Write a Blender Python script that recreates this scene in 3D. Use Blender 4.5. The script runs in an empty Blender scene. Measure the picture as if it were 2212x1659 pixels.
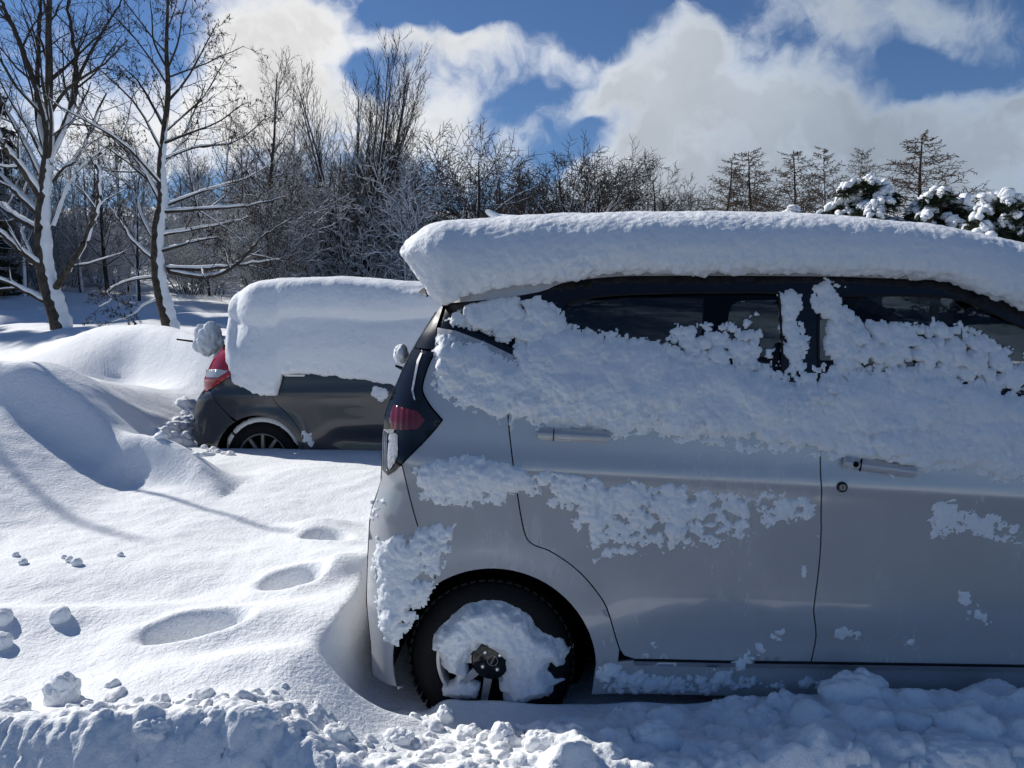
import bpy, math, random
import numpy as np
from mathutils import Vector, Matrix
from mathutils.geometry import delaunay_2d_cdt

SC = bpy.context.scene
COL = SC.collection

# ------------------------------------------------------------------ camera
CAM_Z = 1.467
PITCH = math.radians(5.5)
FPX, CXP, CYP = 1661.6, 1106.0, 829.5          # focal length and centre in units of a 2212 x 1659 frame
cam_data = bpy.data.cameras.new('camera')
cam_data.sensor_width = 36.0
cam_data.lens = 36.0 * FPX / 2212.0
cam_data.clip_start, cam_data.clip_end = 0.05, 3000.0
cam = bpy.data.objects.new('camera', cam_data)
COL.objects.link(cam)
cam.location = (0, 0, CAM_Z)
cam.rotation_euler = (math.pi / 2 - PITCH, 0, 0)
SC.camera = cam

# ------------------------------------------------------------------ sun, exposure
SUN_EL, SUN_AZ = math.radians(34), math.radians(34)       # azimuth: towards -x, turned SUN_AZ towards +y
sun_dir = Vector((-math.cos(SUN_AZ) * math.cos(SUN_EL), math.sin(SUN_AZ) * math.cos(SUN_EL), math.sin(SUN_EL)))
sl = bpy.data.lights.new('sun', 'SUN')
sl.energy = 5.0
sl.angle = math.radians(0.55)
sl.color = (1.0, 0.965, 0.90)
so = bpy.data.objects.new('sun', sl)
COL.objects.link(so)
so.rotation_euler = (-sun_dir).to_track_quat('-Z', 'Y').to_euler()
SC.view_settings.view_transform = 'Standard'
SC.view_settings.look = 'None'
SC.view_settings.gamma = 1.0
SC.view_settings.use_curve_mapping = False
SC.view_settings.exposure = -0.04
SC.render.engine = 'CYCLES'
SC.cycles.use_denoising = True
SC.cycles.max_bounces = 8
SC.cycles.diffuse_bounces = 3
SC.cycles.glossy_bounces = 3
SC.cycles.transparent_max_bounces = 12
SC.cycles.caustics_reflective = False
SC.cycles.caustics_refractive = False

def ray(px, py):
    """direction of the view ray through a point of the 2212 x 1659 frame (y component not normalised)"""
    u, v = (px - CXP) / FPX, (CYP - py) / FPX
    return np.array([u, math.cos(PITCH) + v * math.sin(PITCH), -math.sin(PITCH) + v * math.cos(PITCH)])
def at(px, py, y):
    d = ray(px, py)
    return np.array([0, 0, CAM_Z]) + d * (y / d[1])
def ground(px, py, z):
    d = ray(px, py)
    return np.array([0, 0, CAM_Z]) + d * ((z - CAM_Z) / d[2])

# ------------------------------------------------------------------ sky with clouds
def build_world():
    w = bpy.data.worlds.new('World')
    SC.world = w
    w.use_nodes = True
    w.cycles.sampling_method = 'MANUAL'
    w.cycles.sample_map_resolution = 512
    nt = w.node_tree
    nt.nodes.clear()
    N, L = nt.nodes.new, nt.links.new
    def put(sock, v):
        if hasattr(v, 'is_output'):
            L(v, sock)
        else:
            sock.default_value = v
    def math_(op, a, b=None, c=None, clamp=False):
        n = N('ShaderNodeMath'); n.operation = op; n.use_clamp = clamp
        for i, v in enumerate((a, b, c)):
            if v is not None: put(n.inputs[i], v)
        return n.outputs[0]
    def vec(op, a, b=None):
        n = N('ShaderNodeVectorMath'); n.operation = op
        put(n.inputs[0], a)
        if b is not None:
            if op == 'SCALE': put(n.inputs['Scale'], b)
            else: put(n.inputs[1], b)
        return n.outputs['Value'] if op in ('DOT_PRODUCT', 'LENGTH') else n.outputs[0]
    def noise(v, scale, detail, rough, dist=0.0):
        n = N('ShaderNodeTexNoise'); n.noise_dimensions = '3D'
        L(v, n.inputs['Vector'])
        n.inputs['Scale'].default_value = scale
        n.inputs['Detail'].default_value = detail
        n.inputs['Roughness'].default_value = rough
        n.inputs['Distortion'].default_value = dist
        return n
    sky = N('ShaderNodeTexSky')
    sky.sky_type = 'NISHITA'
    sky.sun_disc = False
    sky.sun_elevation = SUN_EL
    sky.sun_rotation = math.atan2(sun_dir.x, sun_dir.y)
    sky.altitude = 1300
    sky.air_density = 1.0
    sky.dust_density = 0.15
    sky.ozone_density = 3.2
    tc = N('ShaderNodeTexCoord')
    d = tc.outputs['Generated']
    # domain warp, then the cloud bodies as soft ellipses on the sphere, broken up by noise
    wn = noise(d, 5.0, 3.0, 0.55)
    warp = vec('SCALE', vec('SUBTRACT', wn.outputs['Color'], (0.5, 0.5, 0.5)), 0.13)
    dw = vec('ADD', d, warp)
    wn2 = noise(d, 17.0, 2.0, 0.6)
    dw = vec('ADD', dw, vec('SCALE', vec('SUBTRACT', wn2.outputs['Color'], (0.5, 0.5, 0.5)), 0.05))
    blobs = CLOUDS
    total = None
    for (px, py, rx, ry, ang, amp) in blobs:
        c = Vector(ray(px, py)).normalized()
        ex = Vector(ray(px + 10, py)).normalized() - c
        ex.normalize()
        ey = c.cross(ex); ey.normalize()
        a = math.radians(ang)
        ax = ex * math.cos(a) - ey * math.sin(a)
        ay = ex * math.sin(a) + ey * math.cos(a)
        scale = FPX / max(c.y, .2)
        dd = vec('SUBTRACT', dw, tuple(c))
        qx = vec('DOT_PRODUCT', dd, tuple(ax * (scale / rx)))
        qy = vec('DOT_PRODUCT', dd, tuple(ay * (scale / ry)))
        q = math_('ADD', math_('MULTIPLY', qx, qx), math_('MULTIPLY', qy, qy))
        e = math_('POWER', 2.718, math_('MULTIPLY', q, -1.0))
        total = math_('MULTIPLY', e, amp) if total is None else math_('MULTIPLY_ADD', e, amp, total)
    fb = noise(dw, 6.0, 6.0, 0.60, 0.0).outputs[0]
    fine = noise(dw, 24.0, 5.0, 0.62, 0.0).outputs[0]
    # away from the picture: scattered fair-weather cloud by noise alone
    far = noise(d, 2.3, 3.0, 0.55).outputs[0]
    away = N('ShaderNodeMapRange'); away.interpolation_type = 'SMOOTHSTEP'
    sep = N('ShaderNodeSeparateXYZ'); L(d, sep.inputs[0])
    L(sep.outputs['Y'], away.inputs['Value'])
    away.inputs['From Min'].default_value = 0.75; away.inputs['From Max'].default_value = 0.35
    back = math_('MULTIPLY', away.outputs[0], math_('MULTIPLY_ADD', far, 1.6, -0.85))
    dens = math_('ADD', math_('ADD', total, back), math_('MULTIPLY_ADD', fb, 1.5, -1.0))
    dens = math_('ADD', dens, math_('MULTIPLY_ADD', fine, 1.3, -0.66))
    mr = N('ShaderNodeMapRange'); mr.interpolation_type = 'SMOOTHSTEP'
    L(dens, mr.inputs['Value'])
    mr.inputs['From Min'].default_value = -0.08; mr.inputs['From Max'].default_value = 1.15
    # cloud brightness: thin edges and the side near the sun bright, thick cores grey
    sd = vec('DOT_PRODUCT', d, tuple(sun_dir))
    lit = N('ShaderNodeMapRange'); L(sd, lit.inputs['Value'])
    lit.inputs['From Min'].default_value = 0.25; lit.inputs['From Max'].default_value = 0.74
    lit.inputs['To Min'].default_value = 0.0; lit.inputs['To Max'].default_value = 1.0
    core = N('ShaderNodeMapRange'); L(dens, core.inputs['Value'])
    core.inputs['From Min'].default_value = 0.45; core.inputs['From Max'].default_value = 1.35
    core.inputs['To Min'].default_value = 1.0; core.inputs['To Max'].default_value = 0.72
    tex = math_('MULTIPLY_ADD', noise(dw, 9.0, 3.0, 0.55).outputs[0], 0.55, 0.72)
    br = math_('MULTIPLY', math_('MULTIPLY', math_('MULTIPLY_ADD', lit.outputs[0], 0.56, 0.84), core.outputs[0]), tex)
    cc = N('ShaderNodeMixRGB'); cc.blend_type = 'MIX'
    L(lit.outputs[0], cc.inputs[0]); cc.inputs[1].default_value = (0.74, 0.87, 1.05, 1); cc.inputs[2].default_value = (1.0, 1.0, 1.0, 1)
    cl = vec('SCALE', cc.outputs[0], math_('MULTIPLY', br, CLOUD_GAIN))
    skc = vec('MULTIPLY', sky.outputs[0], SKY_TINT)
    mix = N('ShaderNodeMixRGB')
    L(mr.outputs[0], mix.inputs[0]); L(skc, mix.inputs[1]); L(cl, mix.inputs[2])
    bg = N('ShaderNodeBackground')
    L(mix.outputs[0], bg.inputs[0])
    bg.inputs[1].default_value = SKY_STRENGTH
    out = N('ShaderNodeOutputWorld')
    L(bg.outputs[0], out.inputs[0])
SKY_STRENGTH = 0.05
SKY_TINT = (1.15, 1.38, 1.68)
CLOUD_GAIN = 15.5
CLOUDS = [  # centre, radii (frame units), tilt, weight
    (590, 60, 160, 110, -10, 1.25), (480, 170, 150, 80, 0, .7), (240, 290, 330, 110, 0, 1.2), (730, 260, 170, 120, 0, .9),
    (60, 90, 90, 60, 20, .5), (690, 40, 70, 50, 0, .5),
    (950, 255, 140, 90, 25, 1.25), (1090, 345, 110, 55, 20, .8),
    (900, 70, 150, 36, 5, .9), (1050, 85, 130, 42, 14, .95), (1180, 130, 110, 44, 26, .9), (1280, 210, 110, 55, 45, 1.1), (1360, 300, 80, 50, 40, .9), (1400, 130, 110, 80, 30, .95),
    (1600, 360, 300, 150, 0, 1.1), (1500, 140, 90, 60, 60, .85), (1450, 220, 110, 70, 40, .85), (1850, 260, 250, 75, 6, 1.0), (1640, 220, 180, 60, 5, .70),
    (2110, 330, 220, 130, 22, 1.15), (1900, 45, 330, 75, -4, 1.25), (1440, 430, 220, 60, 0, .9), (1780, 460, 500, 90, 0, .9),
    (2205, 195, 40, 26, 0, .6),
    (820, 135, 90, 45, 0, -.6), (1250, 300, 95, 50, 30, -1.1), (1100, 200, 90, 40, 25, -.7), (1560, 20, 150, 45, 0, -.7), (1300, 20, 200, 50, 0, -.9), (2080, 128, 140, 34, 14, -1.0), (1700, 110, 110, 30, 0, -.15),
    (230, 90, 150, 60, 0, -.4), (1000, 0, 260, 34, 0, -1.0), (1980, 130, 120, 30, 0, -.4),
]
build_world()

# ------------------------------------------------------------------ numeric helpers
_prng = np.random.default_rng(11)
_perm = np.concatenate([_prng.permutation(512)] * 3)
_g2 = _prng.normal(size=(512, 2)); _g2 /= np.linalg.norm(_g2, axis=1)[:, None]
_g3 = _prng.normal(size=(512, 3)); _g3 /= np.linalg.norm(_g3, axis=1)[:, None]
def perlin2(x, y):
    x, y = np.asarray(x, float), np.asarray(y, float)
    xi, yi = np.floor(x).astype(int), np.floor(y).astype(int)
    xf, yf = x - xi, y - yi
    u, v = xf * xf * xf * (xf * (xf * 6 - 15) + 10), yf * yf * yf * (yf * (yf * 6 - 15) + 10)
    def g(ix, iy, fx, fy):
        h = _perm[(_perm[ix & 511] + (iy & 511))]
        return _g2[h, 0] * fx + _g2[h, 1] * fy
    a = g(xi, yi, xf, yf); b = g(xi + 1, yi, xf - 1, yf)
    c = g(xi, yi + 1, xf, yf - 1); e = g(xi + 1, yi + 1, xf - 1, yf - 1)
    return ((a * (1 - u) + b * u) * (1 - v) + (c * (1 - u) + e * u) * v) * 1.5
def fbm2(x, y, o=4, g=0.5):
    s, a = 0, 1.0
    for k in range(o):
        s = s + a * perlin2(x * 2 ** k + 17.3 * k, y * 2 ** k - 9.1 * k); a *= g
    return s
def perlin3(p):
    i = np.floor(p).astype(int); f = p - i
    w = f * f * f * (f * (f * 6 - 15) + 10)
    r = 0
    for dx in (0, 1):
        for dy in (0, 1):
            for dz in (0, 1):
                h = _perm[_perm[_perm[(i[:, 0] + dx) & 511] + ((i[:, 1] + dy) & 511)] + ((i[:, 2] + dz) & 511)]
                gg = _g3[h]
                dt = gg[:, 0] * (f[:, 0] - dx) + gg[:, 1] * (f[:, 1] - dy) + gg[:, 2] * (f[:, 2] - dz)
                r = r + dt * (w[:, 0] if dx else 1 - w[:, 0]) * (w[:, 1] if dy else 1 - w[:, 1]) * (w[:, 2] if dz else 1 - w[:, 2])
    return r * 1.5
def fbm3(p, o=4, g=0.5):
    s, a = 0, 1.0
    for k in range(o):
        s = s + a * perlin3(p * 2 ** k + 13.7 * k); a *= g
    return s
_j3 = _prng.random((512, 3))
def worley3(p):
    """distance to the nearest cell point"""
    i = np.floor(p).astype(int)
    best = np.full(len(p), 9.0)
    for dx in (-1, 0, 1):
        for dy in (-1, 0, 1):
            for dz in (-1, 0, 1):
                c = i + np.array([dx, dy, dz])
                h = _perm[_perm[_perm[c[:, 0] & 511] + (c[:, 1] & 511)] + (c[:, 2] & 511)]
                q = c + _j3[h]
                best = np.minimum(best, ((p - q) ** 2).sum(1))
    return np.sqrt(best)
def clumps3(p):
    """rounded, creased lumps, 0..1"""
    return np.clip(1 - worley3(p) ** 2 * 1.35, -0.4, 1)
def sstep(a, b, x):
    t = np.clip((np.asarray(x, float) - a) / (b - a), 0, 1)
    return t * t * (3 - 2 * t)
def inpoly(poly, x, y):
    poly = np.asarray(poly, float)
    r = np.zeros(np.shape(x), bool)
    j = len(poly) - 1
    for i in range(len(poly)):
        xi, yi, xj, yj = poly[i, 0], poly[i, 1], poly[j, 0], poly[j, 1]
        with np.errstate(divide='ignore', invalid='ignore'):
            r ^= ((yi > y) != (yj > y)) & (x < (xj - xi) * (y - yi) / (yj - yi + 1e-12) + xi)
        j = i
    return r
def sdpoly(poly, x, y):
    """signed distance, positive inside"""
    poly = np.asarray(poly, float)
    d = np.full(np.shape(x), 1e9)
    for i in range(len(poly)):
        a, b = poly[i - 1], poly[i]
        e = b - a
        t = np.clip(((x - a[0]) * e[0] + (y - a[1]) * e[1]) / (e @ e + 1e-12), 0, 1)
        d = np.minimum(d, (x - a[0] - t * e[0]) ** 2 + (y - a[1] - t * e[1]) ** 2)
    d = np.sqrt(d)
    return np.where(inpoly(poly, x, y), d, -d)

# ------------------------------------------------------------------ objects
def mesh_np(name, V, F, smooth=True, mats=None, midx=None):
    V = np.ascontiguousarray(V, dtype=np.float32)
    me = bpy.data.meshes.new(name)
    Fs = F if isinstance(F, list) else [F]
    Fs = [np.asarray(f, dtype=np.int32) for f in Fs if len(f)]
    me.vertices.add(len(V)); me.vertices.foreach_set('co', V.ravel())
    flat = np.concatenate([f.ravel() for f in Fs]) if Fs else np.zeros(0, np.int32)
    tot = np.concatenate([np.full(len(f), f.shape[1], np.int32) for f in Fs]) if Fs else np.zeros(0, np.int32)
    st = np.concatenate([[0], np.cumsum(tot)[:-1]]).astype(np.int32) if len(tot) else tot
    me.loops.add(len(flat)); me.loops.foreach_set('vertex_index', flat)
    me.polygons.add(len(tot)); me.polygons.foreach_set('loop_start', st)
    me.polygons.foreach_set('use_smooth', np.full(len(tot), bool(smooth)))
    for m in (mats or []): me.materials.append(m)
    if midx is not None: me.polygons.foreach_set('material_index', np.asarray(midx, np.int32))
    me.update(calc_edges=True)
    me.validate()
    return me
def obj(name, me, parent=None, mat=None):
    o = bpy.data.objects.new(name, me)
    COL.objects.link(o)
    if mat is not None and me is not None and not me.materials: me.materials.append(mat)
    if parent is not None: o.parent = parent
    return o
def tag(o, label=None, cat=None, group=None, kind=None):
    if label: o['label'] = label
    if cat: o['category'] = cat
    if group: o['group'] = group
    if kind: o['kind'] = kind
    return o
def empty(name, loc=(0, 0, 0), rz=0.0):
    o = bpy.data.objects.new(name, None)
    COL.objects.link(o)
    o.location = loc; o.rotation_euler = (0, 0, rz)
    return o
def copy_tree(o, parent=None):
    c = o.copy(); COL.objects.link(c); c.parent = parent
    for ch in o.children: copy_tree(ch, c)
    return c
class MB:
    """collects simple solids into one mesh"""
    def __init__(self): self.V, self.F = [], []
    def add(self, V, F):
        n = len(self.V)
        self.V += [tuple(v) for v in V]; self.F += [tuple(i + n for i in f) for f in F]
        return self
    def box(self, c, s, M=None):
        V = [Vector((c[0] + sx * s[0] / 2, c[1] + sy * s[1] / 2, c[2] + sz * s[2] / 2)) for sx in (-1, 1) for sy in (-1, 1) for sz in (-1, 1)]
        if M is not None: V = [M @ v for v in V]
        return self.add(V, [(0, 1, 3, 2), (4, 6, 7, 5), (0, 4, 5, 1), (2, 3, 7, 6), (0, 2, 6, 4), (1, 5, 7, 3)])
    def lathe(self, prof, n=32, M=None, a0=0.0, a1=2 * math.pi):
        """profile of (radius, y): revolved about the local y axis"""
        full = abs(a1 - a0 - 2 * math.pi) < 1e-6
        m = n if full else n + 1
        V = []
        for (r, y) in prof:
            for k in range(m):
                a = a0 + (a1 - a0) * k / n
                V.append(Vector((r * math.cos(a), y, r * math.sin(a))))
        if M is not None: V = [M @ v for v in V]
        F = []
        for i in range(len(prof) - 1):
            for k in range(n):
                k2 = (k + 1) % m
                F.append((i * m + k, i * m + k2, (i + 1) * m + k2, (i + 1) * m + k))
        return self.add(V, F)
    def tube(self, P, R, n=8):
        P = np.asarray(P, float); R = np.broadcast_to(R, (len(P),))
        V, F = tube_np([(P, R)], n)
        return self.add(V, F.tolist())
    def build(self, name, mat, parent=None, smooth=True, bevel=0.0):
        me = bpy.data.meshes.new(name)
        me.from_pydata([tuple(v) for v in self.V], [], self.F)
        me.polygons.foreach_set('use_smooth', [smooth] * len(me.polygons))
        me.materials.append(mat)
        me.update()
        o = obj(name, me, parent)
        if bevel:
            b = o.modifiers.new('bevel', 'BEVEL'); b.width = bevel; b.segments = 2; b.limit_method = 'ANGLE'
        if smooth:
            try: me.set_sharp_from_angle(angle=math.radians(40))
            except Exception: pass
        return o
def tube_np(polys, k):
    """tubes along polylines [(P, R)], k sides, no caps (ends taper)"""
    if not polys: return np.zeros((0, 3)), np.zeros((0, 4), int)
    lens = np.array([len(p) for p, r in polys])
    P = np.concatenate([p for p, r in polys]); R = np.concatenate([r for p, r in polys])
    first = np.concatenate([[0], np.cumsum(lens)[:-1]])
    idx = np.arange(len(P))
    isl = np.zeros(len(P), bool); isl[first + lens - 1] = True
    isf = np.zeros(len(P), bool); isf[first] = True
    nx = np.where(isl, idx, idx + 1); pv = np.where(isf, idx, idx - 1)
    T = P[nx] - P[pv]; T /= np.linalg.norm(T, axis=1)[:, None] + 1e-9
    ref = np.where((np.abs(T[:, 2]) < 0.8)[:, None], np.array([0, 0, 1.0]), np.array([1.0, 0.15, 0]))
    A = np.cross(T, ref); A /= np.linalg.norm(A, axis=1)[:, None] + 1e-9
    B = np.cross(T, A)
    ang = np.arange(k) * 2 * math.pi / k
    V = P[:, None, :] + R[:, None, None] * (A[:, None, :] * np.cos(ang)[None, :, None] + B[:, None, :] * np.sin(ang)[None, :, None])
    s = idx[~isl]
    a = s[:, None] * k + np.arange(k)[None, :]; b = s[:, None] * k + (np.arange(k)[None, :] + 1) % k
    F = np.stack([a, b, b + k, a + k], -1).reshape(-1, 4)
    return V.reshape(-1, 3), F

# ------------------------------------------------------------------ materials
def mat(name, color, rough=0.6, metal=0.0, coat=0.0, spec=0.5, bump=None, vary=None, trans=None, sss=0.0, fleck=None):
    m = bpy.data.materials.new(name); m.use_nodes = True
    nt = m.node_tree; b = nt.nodes['Principled BSDF']
    b.inputs['Base Color'].default_value = (*color, 1)
    b.inputs['Roughness'].default_value = rough
    b.inputs['Metallic'].default_value = metal
    b.inputs['Coat Weight'].default_value = coat
    b.inputs['Coat Roughness'].default_value = 0.06
    b.inputs['Specular IOR Level'].default_value = spec
    N, L = nt.nodes.new, nt.links.new
    tc = N('ShaderNodeTexCoord')
    if sss:
        b.inputs['Subsurface Weight'].default_value = sss
        b.inputs['Subsurface Radius'].default_value = (0.012, 0.014, 0.018)
        b.inputs['Subsurface Scale'].default_value = 1.0
    if vary:
        sc, col2, lo, hi = vary
        n = N('ShaderNodeTexNoise'); n.inputs['Scale'].default_value = sc; n.inputs['Detail'].default_value = 6
        L(tc.outputs['Object'], n.inputs['Vector'])
        mr = N('ShaderNodeMapRange'); L(n.outputs[0], mr.inputs[0]); mr.inputs[1].default_value = lo; mr.inputs[2].default_value = hi
        mx = N('ShaderNodeMixRGB'); L(mr.outputs[0], mx.inputs[0])
        mx.inputs[1].default_value = (*color, 1); mx.inputs[2].default_value = (*col2, 1)
        L(mx.outputs[0], b.inputs['Base Color'])
    if bump:
        last = None
        for sc, dist, det in bump:
            n = N('ShaderNodeTexNoise'); n.inputs['Scale'].default_value = sc; n.inputs['Detail'].default_value = det
            n.inputs['Roughness'].default_value = 0.6
            L(tc.outputs['Object'], n.inputs['Vector'])
            bp = N('ShaderNodeBump'); bp.inputs['Distance'].default_value = dist; bp.inputs['Strength'].default_value = 1.0
            L(n.outputs[0], bp.inputs['Height'])
            if last: L(last, bp.inputs['Normal'])
            last = bp.outputs[0]
        L(last, b.inputs['Normal'])
    return m
def glass_mat(name, tint, gloss=1.0):
    m = bpy.data.materials.new(name); m.use_nodes = True
    nt = m.node_tree; nt.nodes.clear()
    N, L = nt.nodes.new, nt.links.new
    t = N('ShaderNodeBsdfTransparent'); t.inputs[0].default_value = (*tint, 1)
    g = N('ShaderNodeBsdfGlossy'); g.inputs['Roughness'].default_value = 0.03; g.inputs[0].default_value = (gloss, gloss, gloss, 1)
    f = N('ShaderNodeFresnel'); f.inputs[0].default_value = 1.45
    mx = N('ShaderNodeMixShader'); L(f.outputs[0], mx.inputs[0]); L(t.outputs[0], mx.inputs[1]); L(g.outputs[0], mx.inputs[2])
    o = N('ShaderNodeOutputMaterial'); L(mx.outputs[0], o.inputs[0])
    return m
SNOWC = (0.86, 0.88, 0.90)
M = {}
M['snow'] = mat('snow_field', SNOWC, 0.75, spec=0.25, bump=[(12, 0.007, 3), (55, 0.006, 3), (170, 0.0022, 2)])
M['snow_clump'] = mat('snow_clump', SNOWC, 0.75, spec=0.2, bump=[(55, 0.005, 4), (170, 0.0018, 2)])
M['snow_slab'] = mat('snow_slab', SNOWC, 0.75, spec=0.2, bump=[(14, 0.003, 4), (70, 0.004, 3), (200, 0.0012, 2)])
M['snow_bough'] = mat('snow_on_branches', SNOWC, 0.8, spec=0.2, bump=[(30, 0.01, 3)])
M['bark'] = mat('bark', (0.105, 0.088, 0.072), 0.9, spec=0.2, vary=(14, (0.045, 0.037, 0.030), 0.35, 0.65), bump=[(38, 0.03, 5)])
M['bark_far'] = mat('bark_far', (0.055, 0.046, 0.040), 0.9, spec=0.2, vary=(2.0, (0.032, 0.026, 0.022), 0.35, 0.65))
M['twig'] = mat('twig', (0.050, 0.042, 0.036), 0.9, spec=0.2)
M['twig_warm'] = mat('larch_twig', (0.090, 0.060, 0.036), 0.9, spec=0.2)
M['leaf_dead'] = mat('dead_leaf', (0.05, 0.032, 0.020), 0.85, spec=0.2)
M['needle'] = mat('pine_needle', (0.022, 0.034, 0.018), 0.8, spec=0.3)

# ================================================================== the snow-covered ground
VAN_YAW = math.radians(2.6)
VAN_O = np.array([-0.073, 2.46])                     # rear wheel, on the outer face of the near side
VAN_F = np.array([math.cos(VAN_YAW), -math.sin(VAN_YAW)]); VAN_N = np.array([-math.sin(VAN_YAW), -math.cos(VAN_YAW)])
CAR_YAW = math.radians(5.0)
CAR_O = np.array([-1.975, 5.93])
CAR_F = np.array([math.cos(CAR_YAW), -math.sin(CAR_YAW)]); CAR_N = np.array([-math.sin(CAR_YAW), -math.cos(CAR_YAW)])
def gpt(px, py, z): return ground(px, py, z)[:2]
def bump_(x, y, c, rx, ry, ang, p=1.0):
    a = math.radians(ang); dx, dy = x - c[0], y - c[1]
    u = (dx * math.cos(a) + dy * math.sin(a)) / rx; v = (-dx * math.sin(a) + dy * math.cos(a)) / ry
    return np.exp(-(u * u + v * v) ** p)
def ridge_(x, y, pts, p=1.0):
    """smooth ridge along points (x, y, height, width)"""
    best = np.zeros(np.shape(x))
    for i in range(len(pts) - 1):
        a, b = np.array(pts[i]), np.array(pts[i + 1]); e = b[:2] - a[:2]
        t = np.clip(((x - a[0]) * e[0] + (y - a[1]) * e[1]) / (e @ e), 0, 1)
        d2 = (x - a[0] - t * e[0]) ** 2 + (y - a[1] - t * e[1]) ** 2
        h = a[2] + (b[2] - a[2]) * t; w = a[3] + (b[3] - a[3]) * t
        best = np.maximum(best, h * np.exp(-(d2 / w ** 2) ** p))
    return best
FEET = [(703, 1166, 0.105, 0.062, -20, .17), (637, 1262, 0.108, 0.080, 28, .22), (425, 1366, 0.140, 0.080, 24, .24)]
def crest_(pts):
    out = []
    for (px, py, y, wn, wf) in pts:
        p = at(px, py, y)
        out.append((p[0], y, max(0.0, p[2] - float(H(p[0], y))), wn, wf))
    q = smooth_line(out, 5)
    return sorted(q, key=lambda r: r[0])
MOUNDS = []
def H(x, y):
    x, y = np.asarray(x, float), np.asarray(y, float)
    far = sstep(7, 16, y)
    z = 0.38 + 0.055 * perlin2(x * 0.55 + 3.1, y * 0.8 + 1.7) * (1 + 2 * far) + 0.018 * perlin2(x * 1.9, y * 1.9 + 4)
    z = z + 0.005 * fbm2(x * 7, y * 7, 3)
    # the ground climbs to the wood behind
    z = z + 0.72 * sstep(6.8, 13, y + 0.25 * (x + 4)) * sstep(2, -4, x) + 0.05 * np.clip(y - 9, 0, 8) * sstep(-3, 3, x)
    z = z + 0.070 * np.clip(y - 13, 0, 25) + 0.16 * np.clip(y - 36, 0, 90) + 0.8 * perlin2(x * .06, y * .06) * sstep(14, 40, y)
    z = z + .44 * sstep(-2.25, -3.5, x) * sstep(2.9, 4.9, y) * sstep(9, 6.5, y)
    # mounds on the left: crests with a gentle far side and a steep near side
    hm = np.zeros(x.shape)
    for pts in MOUNDS:
        P = np.array(pts); base = .38 + .0 * P[:, 0]
        yc = np.interp(x, P[:, 0], P[:, 1]); hc = np.interp(x, P[:, 0], P[:, 2], left=P[0, 2], right=0)
        wn = np.interp(x, P[:, 0], P[:, 3]); wf = np.interp(x, P[:, 0], P[:, 4])
        end = np.exp(-(np.clip(x - P[-1, 0], 0, None) / .12) ** 2) * np.exp(-(np.clip(P[0, 0] - x, 0, None) / (1.2 if P[0, 0] < -3.9 else .3)) ** 2)
        hm = (hm ** 4 + (hc * end * np.where(y > yc, np.exp(-((y - yc) / wf) ** 2), np.exp(-((yc - y) / wn) ** 2))) ** 4) ** .25
    z = z + hm
    # foreground hollows and swells
    z = z - bump_(x, y, gpt(250, 1270, .4), .45, .2, 10) * .05 + bump_(x, y, gpt(100, 1310, .4), .5, .12, 8) * .05
    z = z + bump_(x, y, gpt(560, 1330, .4), .35, .18, 20) * .05 + bump_(x, y, gpt(520, 1420, .4), .30, .12, 15) * .05
    z = z + bump_(x, y, gpt(690, 1125, .4), .18, .10, 0) * .06 + bump_(x, y, gpt(760, 1225, .4), .22, .10, 30) * .07
    for (px, py, a, b, ang, dep) in FEET:
        c = gpt(px, py, .36)
        z = z - dep * bump_(x, y, c, a, b, ang, 1.7) + .028 * bump_(x, y, c, a * 1.7, b * 1.9, ang, 1.5)
    # lower, churned strip in front of the light car; hollow round its rear wheel
    s = (x - VAN_O[0]) * VAN_F[0] + (y - VAN_O[1]) * VAN_F[1]; w = (x - VAN_O[0]) * VAN_N[0] + (y - VAN_O[1]) * VAN_N[1]
    strip = sstep(-.55, -.05, s + .25 * w) * sstep(-.30, .0, w)
    z = z + (0.175 + .06 * sstep(.5, 1.3, s) + .05 * sstep(.1, .5, w) + .015 * perlin2(x * 4, y * 4) - z) * strip
    z = z - .18 * bump_(x, y, np.array(VAN_O) + VAN_F * (-.36) + VAN_N * (.02), .17, .15, -12, 2.0)
    # ground under the cars
    under = sstep(-.56, -.44, s) * sstep(3.2, 3.1, s) * sstep(.02, -.06, w) * sstep(-1.56, -1.50, w)
    z = z + (0.10 - z) * under
    s2 = (x - CAR_O[0]) * CAR_F[0] + (y - CAR_O[1]) * CAR_F[1]; w2 = (x - CAR_O[0]) * CAR_N[0] + (y - CAR_O[1]) * CAR_N[1]
    z = z + (0.385 - z) * sstep(-.9, -.5, s2) * sstep(.9, .15, w2) * sstep(-1.9, -1.4, w2) * sstep(4, 3.4, s2) * .85
    under2 = sstep(-.54, -.44, s2) * sstep(3.7, 3.55, s2) * sstep(-.03, -.09, w2) * sstep(-1.70, -1.6, w2)
    z = z + (0.12 - z) * under2
    # bank towards the cleared road where the photographer stands
    crest = 1.90 + .06 * sstep(-.2, .5, x) + .07 * perlin2(x * 2.2, 3.3) + .035 * perlin2(x * 7, 5.1)
    k = sstep(crest + .02, crest - .26, y)
    z = z + .03 * np.exp(-((y - crest - .02) / .12) ** 2) * sstep(.2, -.3, x)
    z = z * (1 - k) + (.03 + .012 * perlin2(x * 3, y * 3)) * k
    z = z + .55 * sstep(-7.2, -8.4, y) + .03 * np.clip(-8 - y, 0, 40)
    return z
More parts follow.
